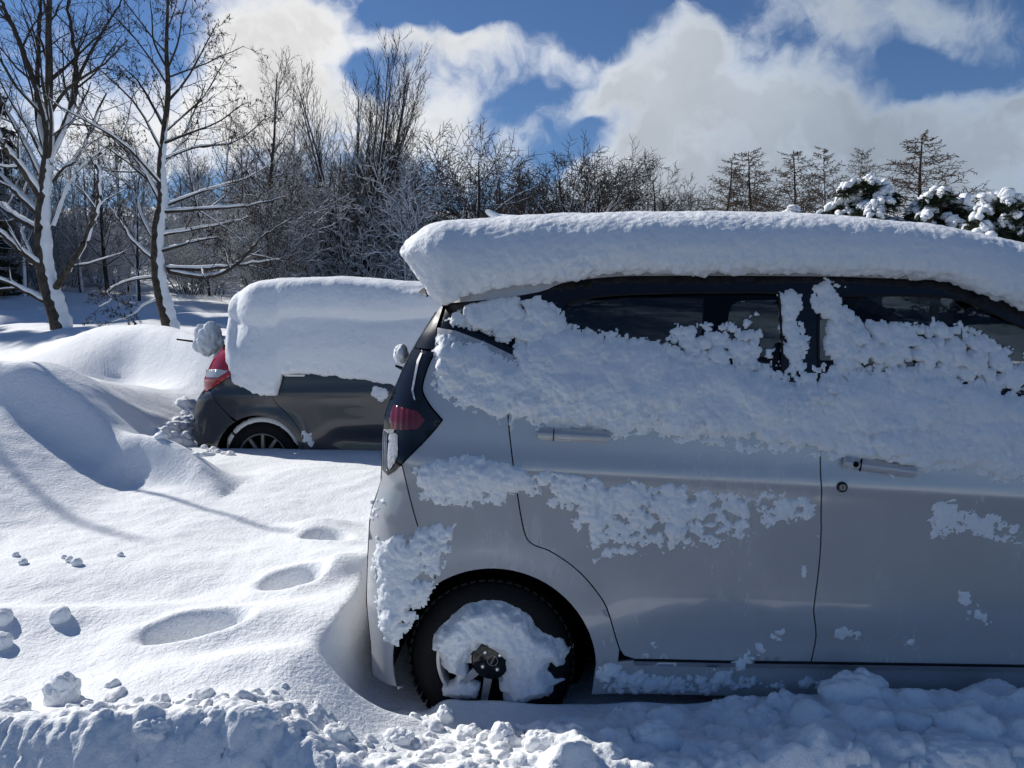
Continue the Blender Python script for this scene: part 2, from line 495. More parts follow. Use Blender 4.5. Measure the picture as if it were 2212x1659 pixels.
def smooth_line(pts, n=6):
    """Catmull-Rom through the points"""
    P = np.array(pts, float); out = []
    for i in range(len(P) - 1):
        p0, p1, p2, p3 = P[max(i - 1, 0)], P[i], P[i + 1], P[min(i + 2, len(P) - 1)]
        for k in range(n):
            t = k / n
            out.append(tuple(0.5 * (2 * p1 + (p2 - p0) * t + (2 * p0 - 5 * p1 + 4 * p2 - p3) * t * t + (3 * p1 - p0 - 3 * p2 + p3) * t ** 3)))
    out.append(tuple(P[-1]))
    return out
MOUNDS += [
    crest_([(-300, 770, 5.5, .2, 1.5), (-100, 776, 5.25, .18, 1.3), (0, 781, 5.15, .16, 1.1), (60, 785, 5.12, .17, 1.0), (130, 818, 5.1, .18, .9), (190, 862, 5.05, .18, .8), (250, 925, 4.95, .17, .7), (310, 985, 4.85, .18, .6)]),
    crest_([(215, 985, 4.95, .18, .35), (260, 952, 4.9, .18, .35), (300, 942, 4.85, .13, .35), (345, 946, 4.8, .12, .35), (400, 972, 4.72, .11, .35), (445, 1012, 4.6, .10, .3), (490, 1062, 4.48, .10, .3)]),
    crest_([(-100, 742, 11, 3.0, 2), (0, 737, 10.5, 2.5, 2), (100, 731, 10, 2.0, 2), (150, 727, 9.5, 1.6, 2), (220, 707, 9.1, 1.0, 1.5), (300, 700, 8.7, .42, 1.5), (360, 705, 8.4, .34, 1.2), (420, 722, 8.1, .32, 1.2), (480, 750, 7.8, .32, 1)]),
    crest_([(150, 915, 6.5, .2, .5), (220, 893, 6.2, .2, .5), (285, 887, 6.0, .2, .5), (320, 905, 5.85, .18, .4), (350, 940, 5.7, .18, .4)]),
]
def build_ground():
    rows = [-60, -40, -25, -15, -9, -6, -4, -3, -2.2, -1.5, -.9, -.4, 0, .4, .7, .9]
    y = 1.05
    while y < 8: rows.append(y); y += .006 + .0034 * y
    while y < 420: rows.append(y); y += .02 * y
    rows = np.array(rows)
    u = np.linspace(-1, 1, 440)
    g = 1 + .06 * (1.16 ** np.arange(1, 34) - 1) / .16
    u = np.concatenate([-g[::-1], u, g])
    half = np.where(rows > 1, 1.05 + .74 * rows, 1.79)
    X = half[:, None] * u[None, :]; Y = np.repeat(rows[:, None], len(u), 1)
    Z = H(X, Y)
    V = np.stack([X, Y, Z], -1).reshape(-1, 3)
    r, c = len(rows), len(u)
    i = (np.arange(r - 1)[:, None] * c + np.arange(c - 1)[None, :]).ravel()
    F = np.stack([i, i + 1, i + c + 1, i + c], -1)
    o = obj('snow_ground', mesh_np('snow_ground', V, F), mat=M['snow'])
    tag(o, kind='structure')
build_ground()

# unseen cleared road where the photographer stands; dark asphalt added to dim bounced light
M['asphalt'] = mat('dimming_asphalt', (0.045, 0.046, 0.050), 0.55, vary=(3.0, (0.085, 0.088, 0.095), 0.45, 0.7), bump=[(160, 0.004, 3)])
def build_road():
    xs = np.linspace(-40, 40, 81); ys = np.linspace(-7.5, 1.22, 20)
    X, Y = np.meshgrid(xs, ys)
    Z = H(X, Y) * 0 + .062 + .0 * X
    V = np.stack([X, Y + .08 * perlin2(X * .8, Y * 0 + 2) * (Y > 1.2), Z], -1).reshape(-1, 3)
    i = (np.arange(19)[:, None] * 81 + np.arange(80)[None, :]).ravel()
    o = obj('road', mesh_np('road', V, np.stack([i, i + 1, i + 82, i + 81], -1)), mat=M['asphalt'])
    tag(o, kind='structure')
build_road()
def hit(px, py):
    """where a view ray meets the snow"""
    d = ray(px, py); o = np.array([0, 0, CAM_Z]); t = np.arange(1.0, 30, .01)
    P = o + d * t[:, None]
    z = H(P[:, 0], P[:, 1]); k = np.argmax(P[:, 2] < z)
    return P[k]

# ================================================================== car kit
def frost(m):
    """thin streaky film of frost and dried salt on the paint"""
    nt = m.node_tree; b = nt.nodes['Principled BSDF']; N, L = nt.nodes.new, nt.links.new
    tc = N('ShaderNodeTexCoord'); mp = N('ShaderNodeMapping'); mp.inputs['Scale'].default_value = (22, 22, 9.0)
    L(tc.outputs['Object'], mp.inputs[0])
    n1 = N('ShaderNodeTexNoise'); n1.inputs['Scale'].default_value = 1.0; n1.inputs['Detail'].default_value = 7; n1.inputs['Roughness'].default_value = .65; L(mp.outputs[0], n1.inputs['Vector'])
    n2 = N('ShaderNodeTexNoise'); n2.inputs['Scale'].default_value = 2.2; n2.inputs['Detail'].default_value = 4; L(tc.outputs['Object'], n2.inputs['Vector'])
    mu = N('ShaderNodeMath'); mu.operation = 'MULTIPLY'; L(n1.outputs[0], mu.inputs[0]); L(n2.outputs[0], mu.inputs[1])
    mr = N('ShaderNodeMapRange'); L(mu.outputs[0], mr.inputs[0]); mr.inputs[1].default_value = .24; mr.inputs[2].default_value = .42; mr.inputs[4].default_value = .22
    mx = N('ShaderNodeMixRGB'); L(mr.outputs[0], mx.inputs[0]); mx.inputs[1].default_value = b.inputs['Base Color'].default_value; mx.inputs[2].default_value = (.62, .65, .68, 1)
    L(mx.outputs[0], b.inputs['Base Color'])
    ma = N('ShaderNodeMath'); ma.operation = 'MULTIPLY_ADD'; L(mr.outputs[0], ma.inputs[0]); ma.inputs[1].default_value = .5; ma.inputs[2].default_value = .20
    L(ma.outputs[0], b.inputs['Roughness'])
    mc = N('ShaderNodeMath'); mc.operation = 'MULTIPLY_ADD'; L(mr.outputs[0], mc.inputs[0]); mc.inputs[1].default_value = .5; mc.inputs[2].default_value = .02
    L(mc.outputs[0], b.inputs['Coat Roughness'])
M['paint_light'] = mat('pearl_white_paint', (0.50, 0.50, 0.505), 0.22, metal=0.20, coat=1.0, bump=[(700, 0.00015, 2)])
frost(M['paint_light'])
M['paint_dark'] = mat('dark_grey_paint', (0.022, 0.025, 0.030), 0.30, metal=0.35, coat=1.0, bump=[(700, 0.0001, 2)])
M['black_gloss'] = mat('black_gloss_trim', (0.006, 0.006, 0.008), 0.12, spec=0.5)
M['black_matt'] = mat('black_plastic', (0.010, 0.010, 0.011), 0.65, spec=0.3)
M['rubber'] = mat('tyre_rubber', (0.007, 0.007, 0.008), 0.8, spec=0.3, bump=[(90, 0.002, 3)])
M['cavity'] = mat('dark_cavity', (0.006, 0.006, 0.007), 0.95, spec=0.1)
M['silver'] = mat('silver_alloy', (0.55, 0.56, 0.57), 0.35, metal=0.7, coat=0.3)
M['alloy_dull'] = mat('dull_alloy', (0.20, 0.205, 0.21), 0.45, metal=0.6)
M['chrome'] = mat('bright_metal', (0.80, 0.80, 0.80), 0.12, metal=1.0)
M['steel'] = mat('steel', (0.45, 0.45, 0.46), 0.3, metal=0.9)
M['seat'] = mat('seat_fabric', (0.030, 0.030, 0.034), 0.9, bump=[(300, 0.001, 2)])
M['beige'] = mat('interior_trim', (0.26, 0.24, 0.18), 0.8)
M['red_lens'] = mat('red_lens', (0.14, 0.002, 0.006), 0.15, coat=1.0, spec=.3)
M['red_bright'] = mat('bright_red_lens', (0.36, 0.006, 0.008), 0.10, coat=1.0)
M['clear_lens'] = mat('clear_ribbed_lens', (0.50, 0.51, 0.52), 0.12, coat=1.0, bump=[(120, 0.003, 1)])
M['glass'] = glass_mat('tinted_glass', (0.16, 0.18, 0.20), .6)
M['glass_clear'] = glass_mat('front_door_glass', (0.22, 0.25, 0.27), .6)
M['paper'] = mat('paper', (0.55, 0.55, 0.50), 0.8)

def dens(poly, h):
    out = []
    for i in range(len(poly)):
        a, b = np.array(poly[i], float), np.array(poly[(i + 1) % len(poly)], float)
        n = max(1, int(np.ceil(np.linalg.norm(b - a) / h)))
        out += [tuple(a + (b - a) * k / n) for k in range(n)]
    return out
def inset(poly, d):
    """shrink a polygon by d"""
    P = np.array(poly, float); n = len(P)
    area = 0.5 * np.sum(P[:, 0] * np.roll(P[:, 1], -1) - np.roll(P[:, 0], -1) * P[:, 1])
    sg = 1 if area > 0 else -1
    out = []
    for i in range(n):
        e1 = P[i] - P[i - 1]; e2 = P[(i + 1) % n] - P[i]
        n1 = sg * np.array([-e1[1], e1[0]]) / (np.linalg.norm(e1) + 1e-9); n2 = sg * np.array([-e2[1], e2[0]]) / (np.linalg.norm(e2) + 1e-9)
        m = n1 + n2; q = max(m @ m, .6)
        out.append(tuple(P[i] + m * (2 * d / q)))
    return out
class Car:
    """local frame: x forward from the rear axle, y = -(half width) on the near side, z up"""
    def __init__(self, name, O, yaw, F, N, half, sr):
        self.half, self.O, self.yaw, self.F, self.N = half, O, yaw, F, N
        c = O - N * half
        self.loc = (float(c[0]), float(c[1]), 0.0)
        self.root = empty(name, self.loc, -yaw)
        self.sr_z = np.array(sorted(sr, key=lambda q: q[1]))
        self.creases = []
    def s_rear(self, z): return np.interp(z, self.sr_z[:, 1], self.sr_z[:, 0])
    def W(self, s, z):
        """half width of the skin at station s and height z"""
        s, z = np.asarray(s, float), np.asarray(z, float)
        w = self.half - self.tumble(z)
        for f in self.creases: w = w + f(s, z)
        t = np.clip(s - self.s_rear(z), 0, self.R)
        w = w - self.Rd * (1 - t / self.R) ** 2
        t = np.clip(self.s_front - s, 0, .35)
        return w - .16 * (1 - t / .35) ** 2
    def local_ray(self, px, py):
        d = ray(px, py); o = np.array([0, 0, CAM_Z])
        c = np.array(self.loc[:2])
        lo = np.array([(o[:2] - c) @ self.F, (o[:2] - c) @ -self.N, o[2]])
        ld = np.array([d[:2] @ self.F, d[:2] @ -self.N, d[2]])
        return lo, ld
    def S(self, px, py, lift=0.0):
        """station and height where the view ray meets the near skin"""
        lo, ld = self.local_ray(px, py)
        t = (-self.half - lo[1]) / ld[1]
        for _ in range(40):
            p = lo + ld * t
            w = float(self.W(p[0], p[2])) + lift
            t = .6 * t + .4 * (-w - lo[1]) / ld[1]
        p = lo + ld * t
        return (float(p[0]), float(p[2]))
    def SS(self, pts): return [self.S(*p) for p in pts]
    def onplane(self, px, py, w):
        lo, ld = self.local_ray(px, py)
        p = lo + ld * ((-w - lo[1]) / ld[1])
        return (float(p[0]), float(p[2]))
    def panel(self, name, outer, holes=(), h=.03, lift=0.0, skirt=.014, mat=None, parent=None, gap=.0022, far=False, liftfn=None):
        outer = inset(outer, gap) if gap else list(outer)
        loops = [dens(outer, h * .7)] + [dens(q, h * .7) for q in holes]
        pts, edges = [], []
        for lp in loops:
            b = len(pts); pts += lp; edges += [(b + i, b + (i + 1) % len(lp)) for i in range(len(lp))]
        A = np.array(outer)
        gx, gz = np.meshgrid(np.arange(A[:, 0].min(), A[:, 0].max(), h), np.arange(A[:, 1].min(), A[:, 1].max(), h))
        gx = gx + (np.arange(gx.shape[0]) % 2)[:, None] * h / 2
        gx, gz = gx.ravel(), gz.ravel()
        ok = sdpoly(outer, gx, gz) > h * .35
        for q in holes: ok &= sdpoly(q, gx, gz) < -h * .35
        pts += list(zip(gx[ok], gz[ok]))
        r = delaunay_2d_cdt([Vector(p) for p in pts], edges, [], 0, 1e-6)
        P = np.array([tuple(v) for v in r[0]]); T = np.array([tuple(f) for f in r[2]], int)
        c = P[T].mean(1)
        ok = inpoly(outer, c[:, 0], c[:, 1])
        for q in holes: ok &= ~inpoly(q, c[:, 0], c[:, 1])
        T = T[ok]
        e1, e2 = P[T[:, 1]] - P[T[:, 0]], P[T[:, 2]] - P[T[:, 0]]
        flip = e1[:, 0] * e2[:, 1] - e1[:, 1] * e2[:, 0] < 0
        T[flip] = T[flip][:, ::-1]                                   # counter-clockwise in (s, z): faces the near side
        L_ = lift if liftfn is None else lift + liftfn(P[:, 0], P[:, 1])
        V = np.stack([P[:, 0], -(self.W(P[:, 0], P[:, 1]) + L_), P[:, 1]], 1)
        F4 = np.zeros((0, 4), int)
        if skirt:
            E = np.concatenate([T[:, [0, 1]], T[:, [1, 2]], T[:, [2, 0]]])
            key = np.sort(E, 1); _, inv, cnt = np.unique(key, axis=0, return_inverse=True, return_counts=True)
            B = E[cnt[inv.ravel()] == 1]
            used = np.unique(B); m = {int(v): len(V) + i for i, v in enumerate(used)}; m2 = {int(v): len(V) + len(used) + i for i, v in enumerate(used)}
            top = V[used].copy(); bot = V[used] + np.array([0, skirt, 0])
            V = np.concatenate([V, top, bot])
            F4 = np.array([(m[int(a)], m2[int(a)], m2[int(b)], m[int(b)]) for a, b in B], int)
        if far: 
            V = V * np.array([1, -1, 1]); T = T[:, ::-1]; F4 = F4[:, ::-1] if len(F4) else F4
        me = mesh_np(name, V, [T, F4] if len(F4) else T)
        return obj(name, me, parent or self.root, mat)
    def both(self, name, *a, **k):
        o = self.panel(name, *a, **k)
        k = dict(k)
        if k.get('parent') is not None and k['parent'] is not self.root: k['parent'] = None
        return o, self.panel(name, *a, far=True, **k)
    def across(self, name, curve, mat, n=28, crown=0.0, back=0.0, parent=None, wfn=None):
        """sheet from the near side to the far side along points (s, z)"""
        C = np.array(curve, float)
        wv = np.array([(wfn or self.W)(s, z) for s, z in C])
        q = np.linspace(-1, 1, n)
        V = np.zeros((len(C), n, 3))
        V[:, :, 0] = C[:, 0][:, None] - back * (1 - q ** 2)[None, :]
        V[:, :, 1] = wv[:, None] * q[None, :]
        V[:, :, 2] = C[:, 1][:, None] + crown * (1 - q ** 2)[None, :]
        r, c = len(C), n
        i = (np.arange(r - 1)[:, None] * c + np.arange(c - 1)[None, :]).ravel()
        F = np.stack([i, i + 1, i + c + 1, i + c], -1)
        return obj(name, mesh_np(name, V.reshape(-1, 3), F), parent or self.root, mat)
def wheel(car, s, r, rim_r, width, y_out, near, spokes, rimmat, lugs=4, cover=True):
    """wheel with its axle along y; y_out = distance of the outer face from the centre line"""
    sg = -1 if near else 1
    W_ = empty('wheel'); W_.parent = car.root; W_.location = (s, sg * y_out, r)
    if not near: W_.rotation_euler = (0, 0, math.pi)
    # local: outer face at y = 0 looking to -y
    t = MB(); b = width
    prof = [(rim_r - .004, .022), (rim_r + .004, .004), (rim_r + .03, -.006), (r - .045, -.004), (r - .018, .010), (r - .004, .028), (r, .05), (r, b - .05), (r - .004, b - .028), (r - .02, b - .01), (rim_r, b)]
    t.lathe(prof, 72)
    ty = t.build('tyre', M['rubber'], W_)
    tr = MB()
    for k in range(56):
        a = 2 * math.pi * k / 56
        Mx = Matrix.Rotation(-a, 4, 'Y')
        tr.box((r + .001, b * .5 - .045, 0), (.007, .05, .020), Mx); tr.box((r + .001, b * .5 + .03, 0), (.007, .06, .018), Mx @ Matrix.Rotation(.05, 4, 'Y'))
    tr.build('tread', M['rubber'], W_, smooth=False)
    rm = MB()
    rm.lathe([(rim_r, .010), (rim_r - .002, .004), (rim_r - .012, .006), (rim_r - .018, .020), (rim_r - .02, b * .8)], 72)
    if spokes:
        for k in range(spokes):
            a = 2 * math.pi * (k + .5) / spokes
            Mx = Matrix.Rotation(-a, 4, 'Y')
            w0, w1 = .030, .022
            r0, r1 = .045, rim_r - .012
            V = [(r0, .012, -w0 / 2), (r0, .012, w0 / 2), (r1, .016, w1 / 2), (r1, .016, -w1 / 2), (r0, .04, -w0 / 2), (r0, .04, w0 / 2), (r1, .04, w1 / 2), (r1, .04, -w1 / 2)]
            rm.add([Mx @ Vector(v) for v in V], [(0, 1, 2, 3), (0, 4, 5, 1), (1, 5, 6, 2), (2, 6, 7, 3), (3, 7, 4, 0)])
    o = rm.build('rim', rimmat, W_)
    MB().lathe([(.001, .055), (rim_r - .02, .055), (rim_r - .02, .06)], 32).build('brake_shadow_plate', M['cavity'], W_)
    hb = MB(); hb.lathe([(.001, .004), (.060, .006), (.069, .011), (.071, .035)], 40)
    hub = hb.build('hub_cap', M['black_gloss'], W_)
    return W_

# ================================================================== the light kei car
_c0 = VAN_O - VAN_N * .7375
class _Tmp: pass
van = Car('kei_car', VAN_O, VAN_YAW, VAN_F, VAN_N, .7375, [(-.4, 0), (-.4, 2)])
_sil = [(800, 1470), (799, 1395), (790, 1300), (793, 1200), (798, 1110), (822, 1040), (825, 960), (825, 906), (838, 863), (867, 788), (900, 725), (944, 655), (952, 640), (956, 600)]
van.sr_z = np.array(sorted([van.onplane(px, py, .655) for px, py in _sil], key=lambda q: q[1]))
van.R, van.Rd, van.s_front = .13, .085, 2.96
van.tumble = lambda z: .030 * np.clip((.55 - z) / .4, 0, 1) ** 2 + .125 * np.clip((z - .93) / .62, 0, 1.3) ** 1.35
def _crease(s, z):
    zc = 1.0 - .052 * (s + .2)                                     # character line under the handles, falling forwards
    a = np.exp(-((z - zc + .030) / .045) ** 2) * .012
    arch = np.sqrt(s ** 2 + (z - .279) ** 2)
    fl = .012 * np.exp(-((arch - .34) / .075) ** 2) * (z > .1)
    zl = .40 - .02 * s
    low = -.012 * np.exp(-((z - zl) / .06) ** 2) * sstep(.45, .6, s)
    return a + fl + low
van.creases = [_crease]
K = van.SS
arch_c, arch_r = (0.012, 0.285), 0.338
def arch_pts(a0, a1, n=26): return [(arch_c[0] + arch_r * math.cos(math.radians(a0 + (a1 - a0) * k / n)), arch_c[1] + arch_r * math.sin(math.radians(a0 + (a1 - a0) * k / n))) for k in range(n + 1)]
# shared edge lines, top to bottom or rear to front
gap_rear = K(smooth_line([(1112, 768), (1106, 799), (1100, 850), (1098, 907), (1109, 1008), (1119, 1076), (1126, 1119), (1136, 1159), (1153, 1177), (1185, 1189), (1225, 1214), (1259, 1243), (1288, 1277), (1311, 1314), (1331, 1380), (1339, 1404)], 3))
gap_mid = K(smooth_line([(1744, 826), (1752, 880), (1768, 958), (1772, 990), (1774, 1142), (1769, 1226), (1759, 1305), (1758, 1325), (1763, 1374), (1752, 1430)], 3))
bot_rear = K([(1348, 1417), (1370, 1424), (1571, 1428), (1752, 1430)])
bot_front = K([(1752, 1430), (2212, 1437), (2440, 1441)])
belt_q = K([(944, 706), (985, 713), (1050, 738), (1112, 768)])
belt_r = K([(1112, 768), (1300, 792), (1500, 810), (1744, 826)])
belt_f = K([(1744, 826), (2000, 843), (2212, 858), (2440, 876), (2560, 890)])
top_px = [(958, 657), (1060, 648), (1165, 632), (1215, 613), (1290, 602), (1400, 597), (1750, 598), (1900, 602), (2060, 609), (2120, 623), (2212, 664), (2330, 724), (2450, 800), (2545, 872)]
dlo_top = K(smooth_line(top_px, 3))
lamp_r = K(smooth_line([(940, 759), (924, 794), (914, 828), (914, 848), (930, 877), (952, 903), (953, 911), (921, 949), (881, 989), (866, 1005)], 3))
seam = K(smooth_line([(869, 1006), (888, 1085), (904, 1141), (925, 1205), (941, 1251)], 3))
front_gap = [van.S(2440, 1441), (2.17, .72), (2.20, .95)]
front_edge_z = front_gap[0][1]
# door skins and fenders
quarter = belt_q + gap_rear[1:] + list(arch_pts(14, 128)) + [(seam[-1][0] + .004, seam[-1][1] + .002)] + seam[::-1] + lamp_r[::-1]
# close the strip between the arch and the rear door along the sill
sill_top_z = bot_rear[1][1]
a_pts = arch_pts(2, 128)
quarter = belt_q + gap_rear[1:] + [(gap_rear[-1][0] - .004, sill_top_z - .012)] + a_pts + seam[::-1] + lamp_r[::-1]
o, o2 = van.both('quarter_panel', quarter, h=.024, mat=M['paint_light'])
rear_door, rear_door2 = van.both('rear_door', belt_r + gap_mid[1:-1] + bot_rear[::-1] + gap_rear[::-1][:-1], h=.024, mat=M['paint_light'])
front_door, front_door2 = van.both('front_door', belt_f[:-1] + [(2.20, .95), (2.17, .72)] + bot_front[::-1] + gap_mid[::-1][1:-1], h=.026, mat=M['paint_light'])
fa_c = (2.495, .285)
fa = [(fa_c[0] + .338 * math.cos(math.radians(a)), fa_c[1] + .338 * math.sin(math.radians(a))) for a in range(178, 19, -6)]
van.both('front_fender', [belt_f[-2], belt_f[-1], (2.80, .90), (2.93, .78), (2.93, .42)] + fa[::-1] + [bot_front[-1], (2.17, .72), (2.20, .95)], h=.035, mat=M['paint_light'])
sb_z = .185
sill = [(arch_c[0] + .338, sill_top_z - .016)] + [(p[0], p[1] - .004) for p in bot_rear[1:]] + [(p[0], p[1] - .004) for p in bot_front[1:]] + [(2.155, sb_z), (arch_c[0] + .325, sb_z)]
van.both('sill', sill, h=.03, mat=M['paint_light'], lift=-.004)
van.both('sill_strip', [(p[0], p[1] - .006) for p in bot_rear[1:]] + [(p[0], p[1] - .006) for p in bot_front[1:]] + [(p[0], p[1] - .020) for p in bot_front[::-1]] + [(p[0], p[1] - .020) for p in bot_rear[::-1][:-1]], h=.03, mat=M['steel'], lift=.004, gap=0)
# rear bumper side, wraps to the back
bz = np.linspace(.20, seam[0][1], 14)
rear_edge = [(float(van.s_rear(z)) + .002, float(z)) for z in bz]
bump_out = seam + arch_pts(128, 196)[2:] + [(-.30, .20)] + rear_edge + []
van.both('bumper_side', bump_out, h=.022, mat=M['paint_light'])
# rail over the windows
rail = dlo_top + [(p[0] + (.0 if i else -.02), p[1] + .055 + .02 * (p[0] < .2)) for i, p in reversed(list(enumerate(dlo_top)))]
van.both('roof_rail', rail, h=.03, mat=M['paint_light'])
# window surround and panes
g_q = K(smooth_line([(985, 668), (1060, 660), (1150, 646), (1165, 660), (1130, 748), (1105, 752), (1050, 728), (990, 705)], 3))
g_r = K(smooth_line([(1228, 655), (1290, 641), (1400, 634), (1560, 632), (1672, 633), (1684, 645), (1690, 740), (1690, 800), (1680, 812), (1500, 796), (1300, 779), (1225, 768), (1190, 740), (1200, 690)], 3))
g_f = K(smooth_line([(1800, 640), (1900, 638), (2050, 642), (2130, 668), (2212, 708), (2330, 765), (2400, 805), (2420, 845), (2400, 862), (2212, 846), (2000, 831), (1790, 818), (1772, 800), (1770, 700), (1775, 655)], 3))
surround = dlo_top + [belt_f[-1]] + belt_f[::-1][1:] + belt_r[::-1][1:] + belt_q[::-1][1:]
surround = dlo_top + belt_f[::-1] + belt_r[::-1][1:] + belt_q[::-1][1:]
van.both('window_surround', surround, [g_q, g_r, g_f], h=.03, mat=M['black_gloss'], lift=-.010, gap=-.004)
for nm, g, mt in (('quarter_window', g_q, M['glass']), ('rear_door_window', g_r, M['glass']), ('front_door_window', g_f, M['glass_clear'])):
    van.both(nm, g, h=.05, mat=mt, lift=-.016, skirt=0, gap=-.004)
# a fine raised bead round the door glass
for g in (g_r, g_f):
    P = np.array([(s, -(float(van.W(s, z)) - .007), z) for s, z in g] + [(g[0][0], -(float(van.W(*g[0])) - .007), g[0][1])])
    MB().tube(P, .004, 6).build('glass_seal', M['black_matt'], van.root)
# dark body shell behind the gaps
outer_shell = [(float(van.s_rear(.22)) + .03, .22)] + [(float(van.s_rear(z)) + .02, z) for z in np.linspace(.3, belt_q[0][1] - .01, 10)] + [(p[0], p[1] - .012) for p in belt_q + belt_r[1:] + belt_f[1:]] + [(2.88, .80), (2.88, .22)]
fa2 = [(fa_c[0] + .345 * math.cos(math.radians(a)), fa_c[1] + .345 * math.sin(math.radians(a))) for a in range(-60, 241, 7)]
ra2 = [(arch_c[0] + .345 * math.cos(math.radians(a)), arch_c[1] + .345 * math.sin(math.radians(a))) for a in range(-60, 241, 7)]
van.both('inner_shell', outer_shell, [fa2, ra2], h=.06, mat=M['cavity'], lift=-.016, skirt=0, gap=0)
# wheel wells
for (cx, cz) in (arch_c, fa_c):
    for sg in (-1, 1):
        wl = MB()
        wl.lathe([(.343, 0), (.343, .24)], 40, Matrix.Translation((cx, -.715 if sg < 0 else .475, cz)), math.radians(-4), math.radians(184))
        wl.lathe([(.001, .24), (.343, .24)], 40, Matrix.Translation((cx, -.715 if sg < 0 else .235, cz)))
        wl.build('wheel_well', M['cavity'], van.root)
# floor, roof, tailgate, bonnet, windscreen
van.across('floor', [(-.30, .21), (2.9, .21)], M['cavity'], 4, wfn=lambda s, z: .50)
roof_c = [(p[0], p[1] + .052) for p in dlo_top if p[0] < van.S(2120, 623)[0]]
van.across('roof', [(roof_c[0][0] - .07, roof_c[0][1] + .012)] + roof_c, M['paint_light'], 24, crown=.055)
A = [p for p in dlo_top if p[0] >= van.S(2120, 623)[0] - .02]
van.across('windscreen', [(p[0], p[1] + .03) for p in A], M['glass_clear'], 20, crown=.05)
van.across('bonnet', [(A[-1][0] - .03, A[-1][1] + .0), (2.70, .93), (2.86, .86), (2.93, .74)], M['paint_light'], 20, crown=.03)
van.across('front_bumper', [(2.93, .74), (2.96, .55), (2.95, .35), (2.90, .22)], M['paint_light'], 20, back=-.06)
zs = np.linspace(.62, 1.02, 10)
van.across('tailgate', [(float(van.s_rear(z)), z) for z in zs], M['paint_light'], 30, back=.055)
zs = np.linspace(1.02, 1.46, 10)
van.across('rear_window', [(float(van.s_rear(z)), z) for z in zs], M['black_gloss'], 30, back=.055)
zs = np.linspace(.20, .62, 12)
van.across('rear_bumper', [(float(van.s_rear(z)), z) for z in zs], M['paint_light'], 30, back=.055)
# roof spoiler over the rear window
z0 = roof_c[0][1]
van.across('roof_spoiler', [(roof_c[0][0] - .085, z0 - .004), (roof_c[0][0] - .06, z0 + .012), (roof_c[0][0] - .05, z0 - .03), (roof_c[0][0] - .08, z0 - .012)], M['paint_light'], 20, crown=.05, wfn=lambda s, z: .60)
# glossy rear pillar between lamp and roof
pil = K([(907, 748), (914, 738), (944, 706), (958, 657), (968, 645)]) 
pz = np.linspace(van.S(907, 752)[1], van.S(962, 650)[1], 8)
pil_in = K([(940, 757), (944, 706), (960, 656)])
pillar = [(float(van.s_rear(z)) + .002, float(z)) for z in pz] + pil_in[::-1]
van.both('rear_pillar_trim', pillar, h=.02, mat=M['black_gloss'], lift=.001)
# tail lamp
lz = np.linspace(lamp_r[-1][1] - .028, pz[0], 14)
lamp_back = [(float(van.s_rear(z)) + .002, float(z)) for z in lz]
lamp_out = lamp_r + [van.S(852, 1020), van.S(838, 1028)] + lamp_back
for far in (False, True):
    lamp = van.panel('tail_lamp', lamp_out, h=.016, mat=M['black_gloss'], lift=.006, skirt=.03, far=far)
    C3 = lambda x, y: ((920 + x / 3.016) * .8641, (700 + y / 3.016) * .8641)
    van.panel('red_lens', K([C3(*p) for p in [(185, 1122), (158, 1040), (195, 935), (290, 965), (375, 985), (432, 1050), (392, 1108), (360, 1124)]]), h=.006, mat=M['red_lens'], lift=.0105, skirt=.01, parent=lamp, far=far, gap=0, liftfn=lambda s, z: .0016 * np.sin(z * 420) * (z < 1.03) + .0010 * np.sin(s * 300))
    van.panel('clear_lens', K([C3(*p) for p in [(158, 1180), (168, 1152), (215, 1150), (228, 1165), (226, 1320), (205, 1370), (165, 1432), (150, 1400)]]), h=.008, mat=M['clear_lens'], lift=.0105, skirt=.01, parent=lamp, far=far, gap=0,
              liftfn=lambda s, z: .002 * np.sin(s * 520))
    van.panel('lamp_edge', K([C3(*p) for p in [(330, 830), (372, 600), (400, 545), (412, 550), (385, 620), (345, 830), (362, 900), (352, 905)]]), h=.012, mat=M['steel'], lift=.0095, skirt=.004, parent=lamp, far=far, gap=0)
    for k in range(3):                                             # concentric rings moulded in the clear lens
        x0, x1 = 145 - k * 12, 222
        pts = [(x1 - 20, 1146 - k * 9), (x0 + 18, 1148 - k * 9), (x0, 1170 - k * 9), (x0 - 2, 1400), (x0 + 6, 1430 + k * 3)]
        P = [(s, -(float(van.W(s, z)) + .010) * (-1 if far else 1), z) for s, z in K(smooth_line([C3(*p) for p in pts], 4))]
        MB().tube(P, .0022, 5).build('lens_ring', M['clear_lens'], lamp)
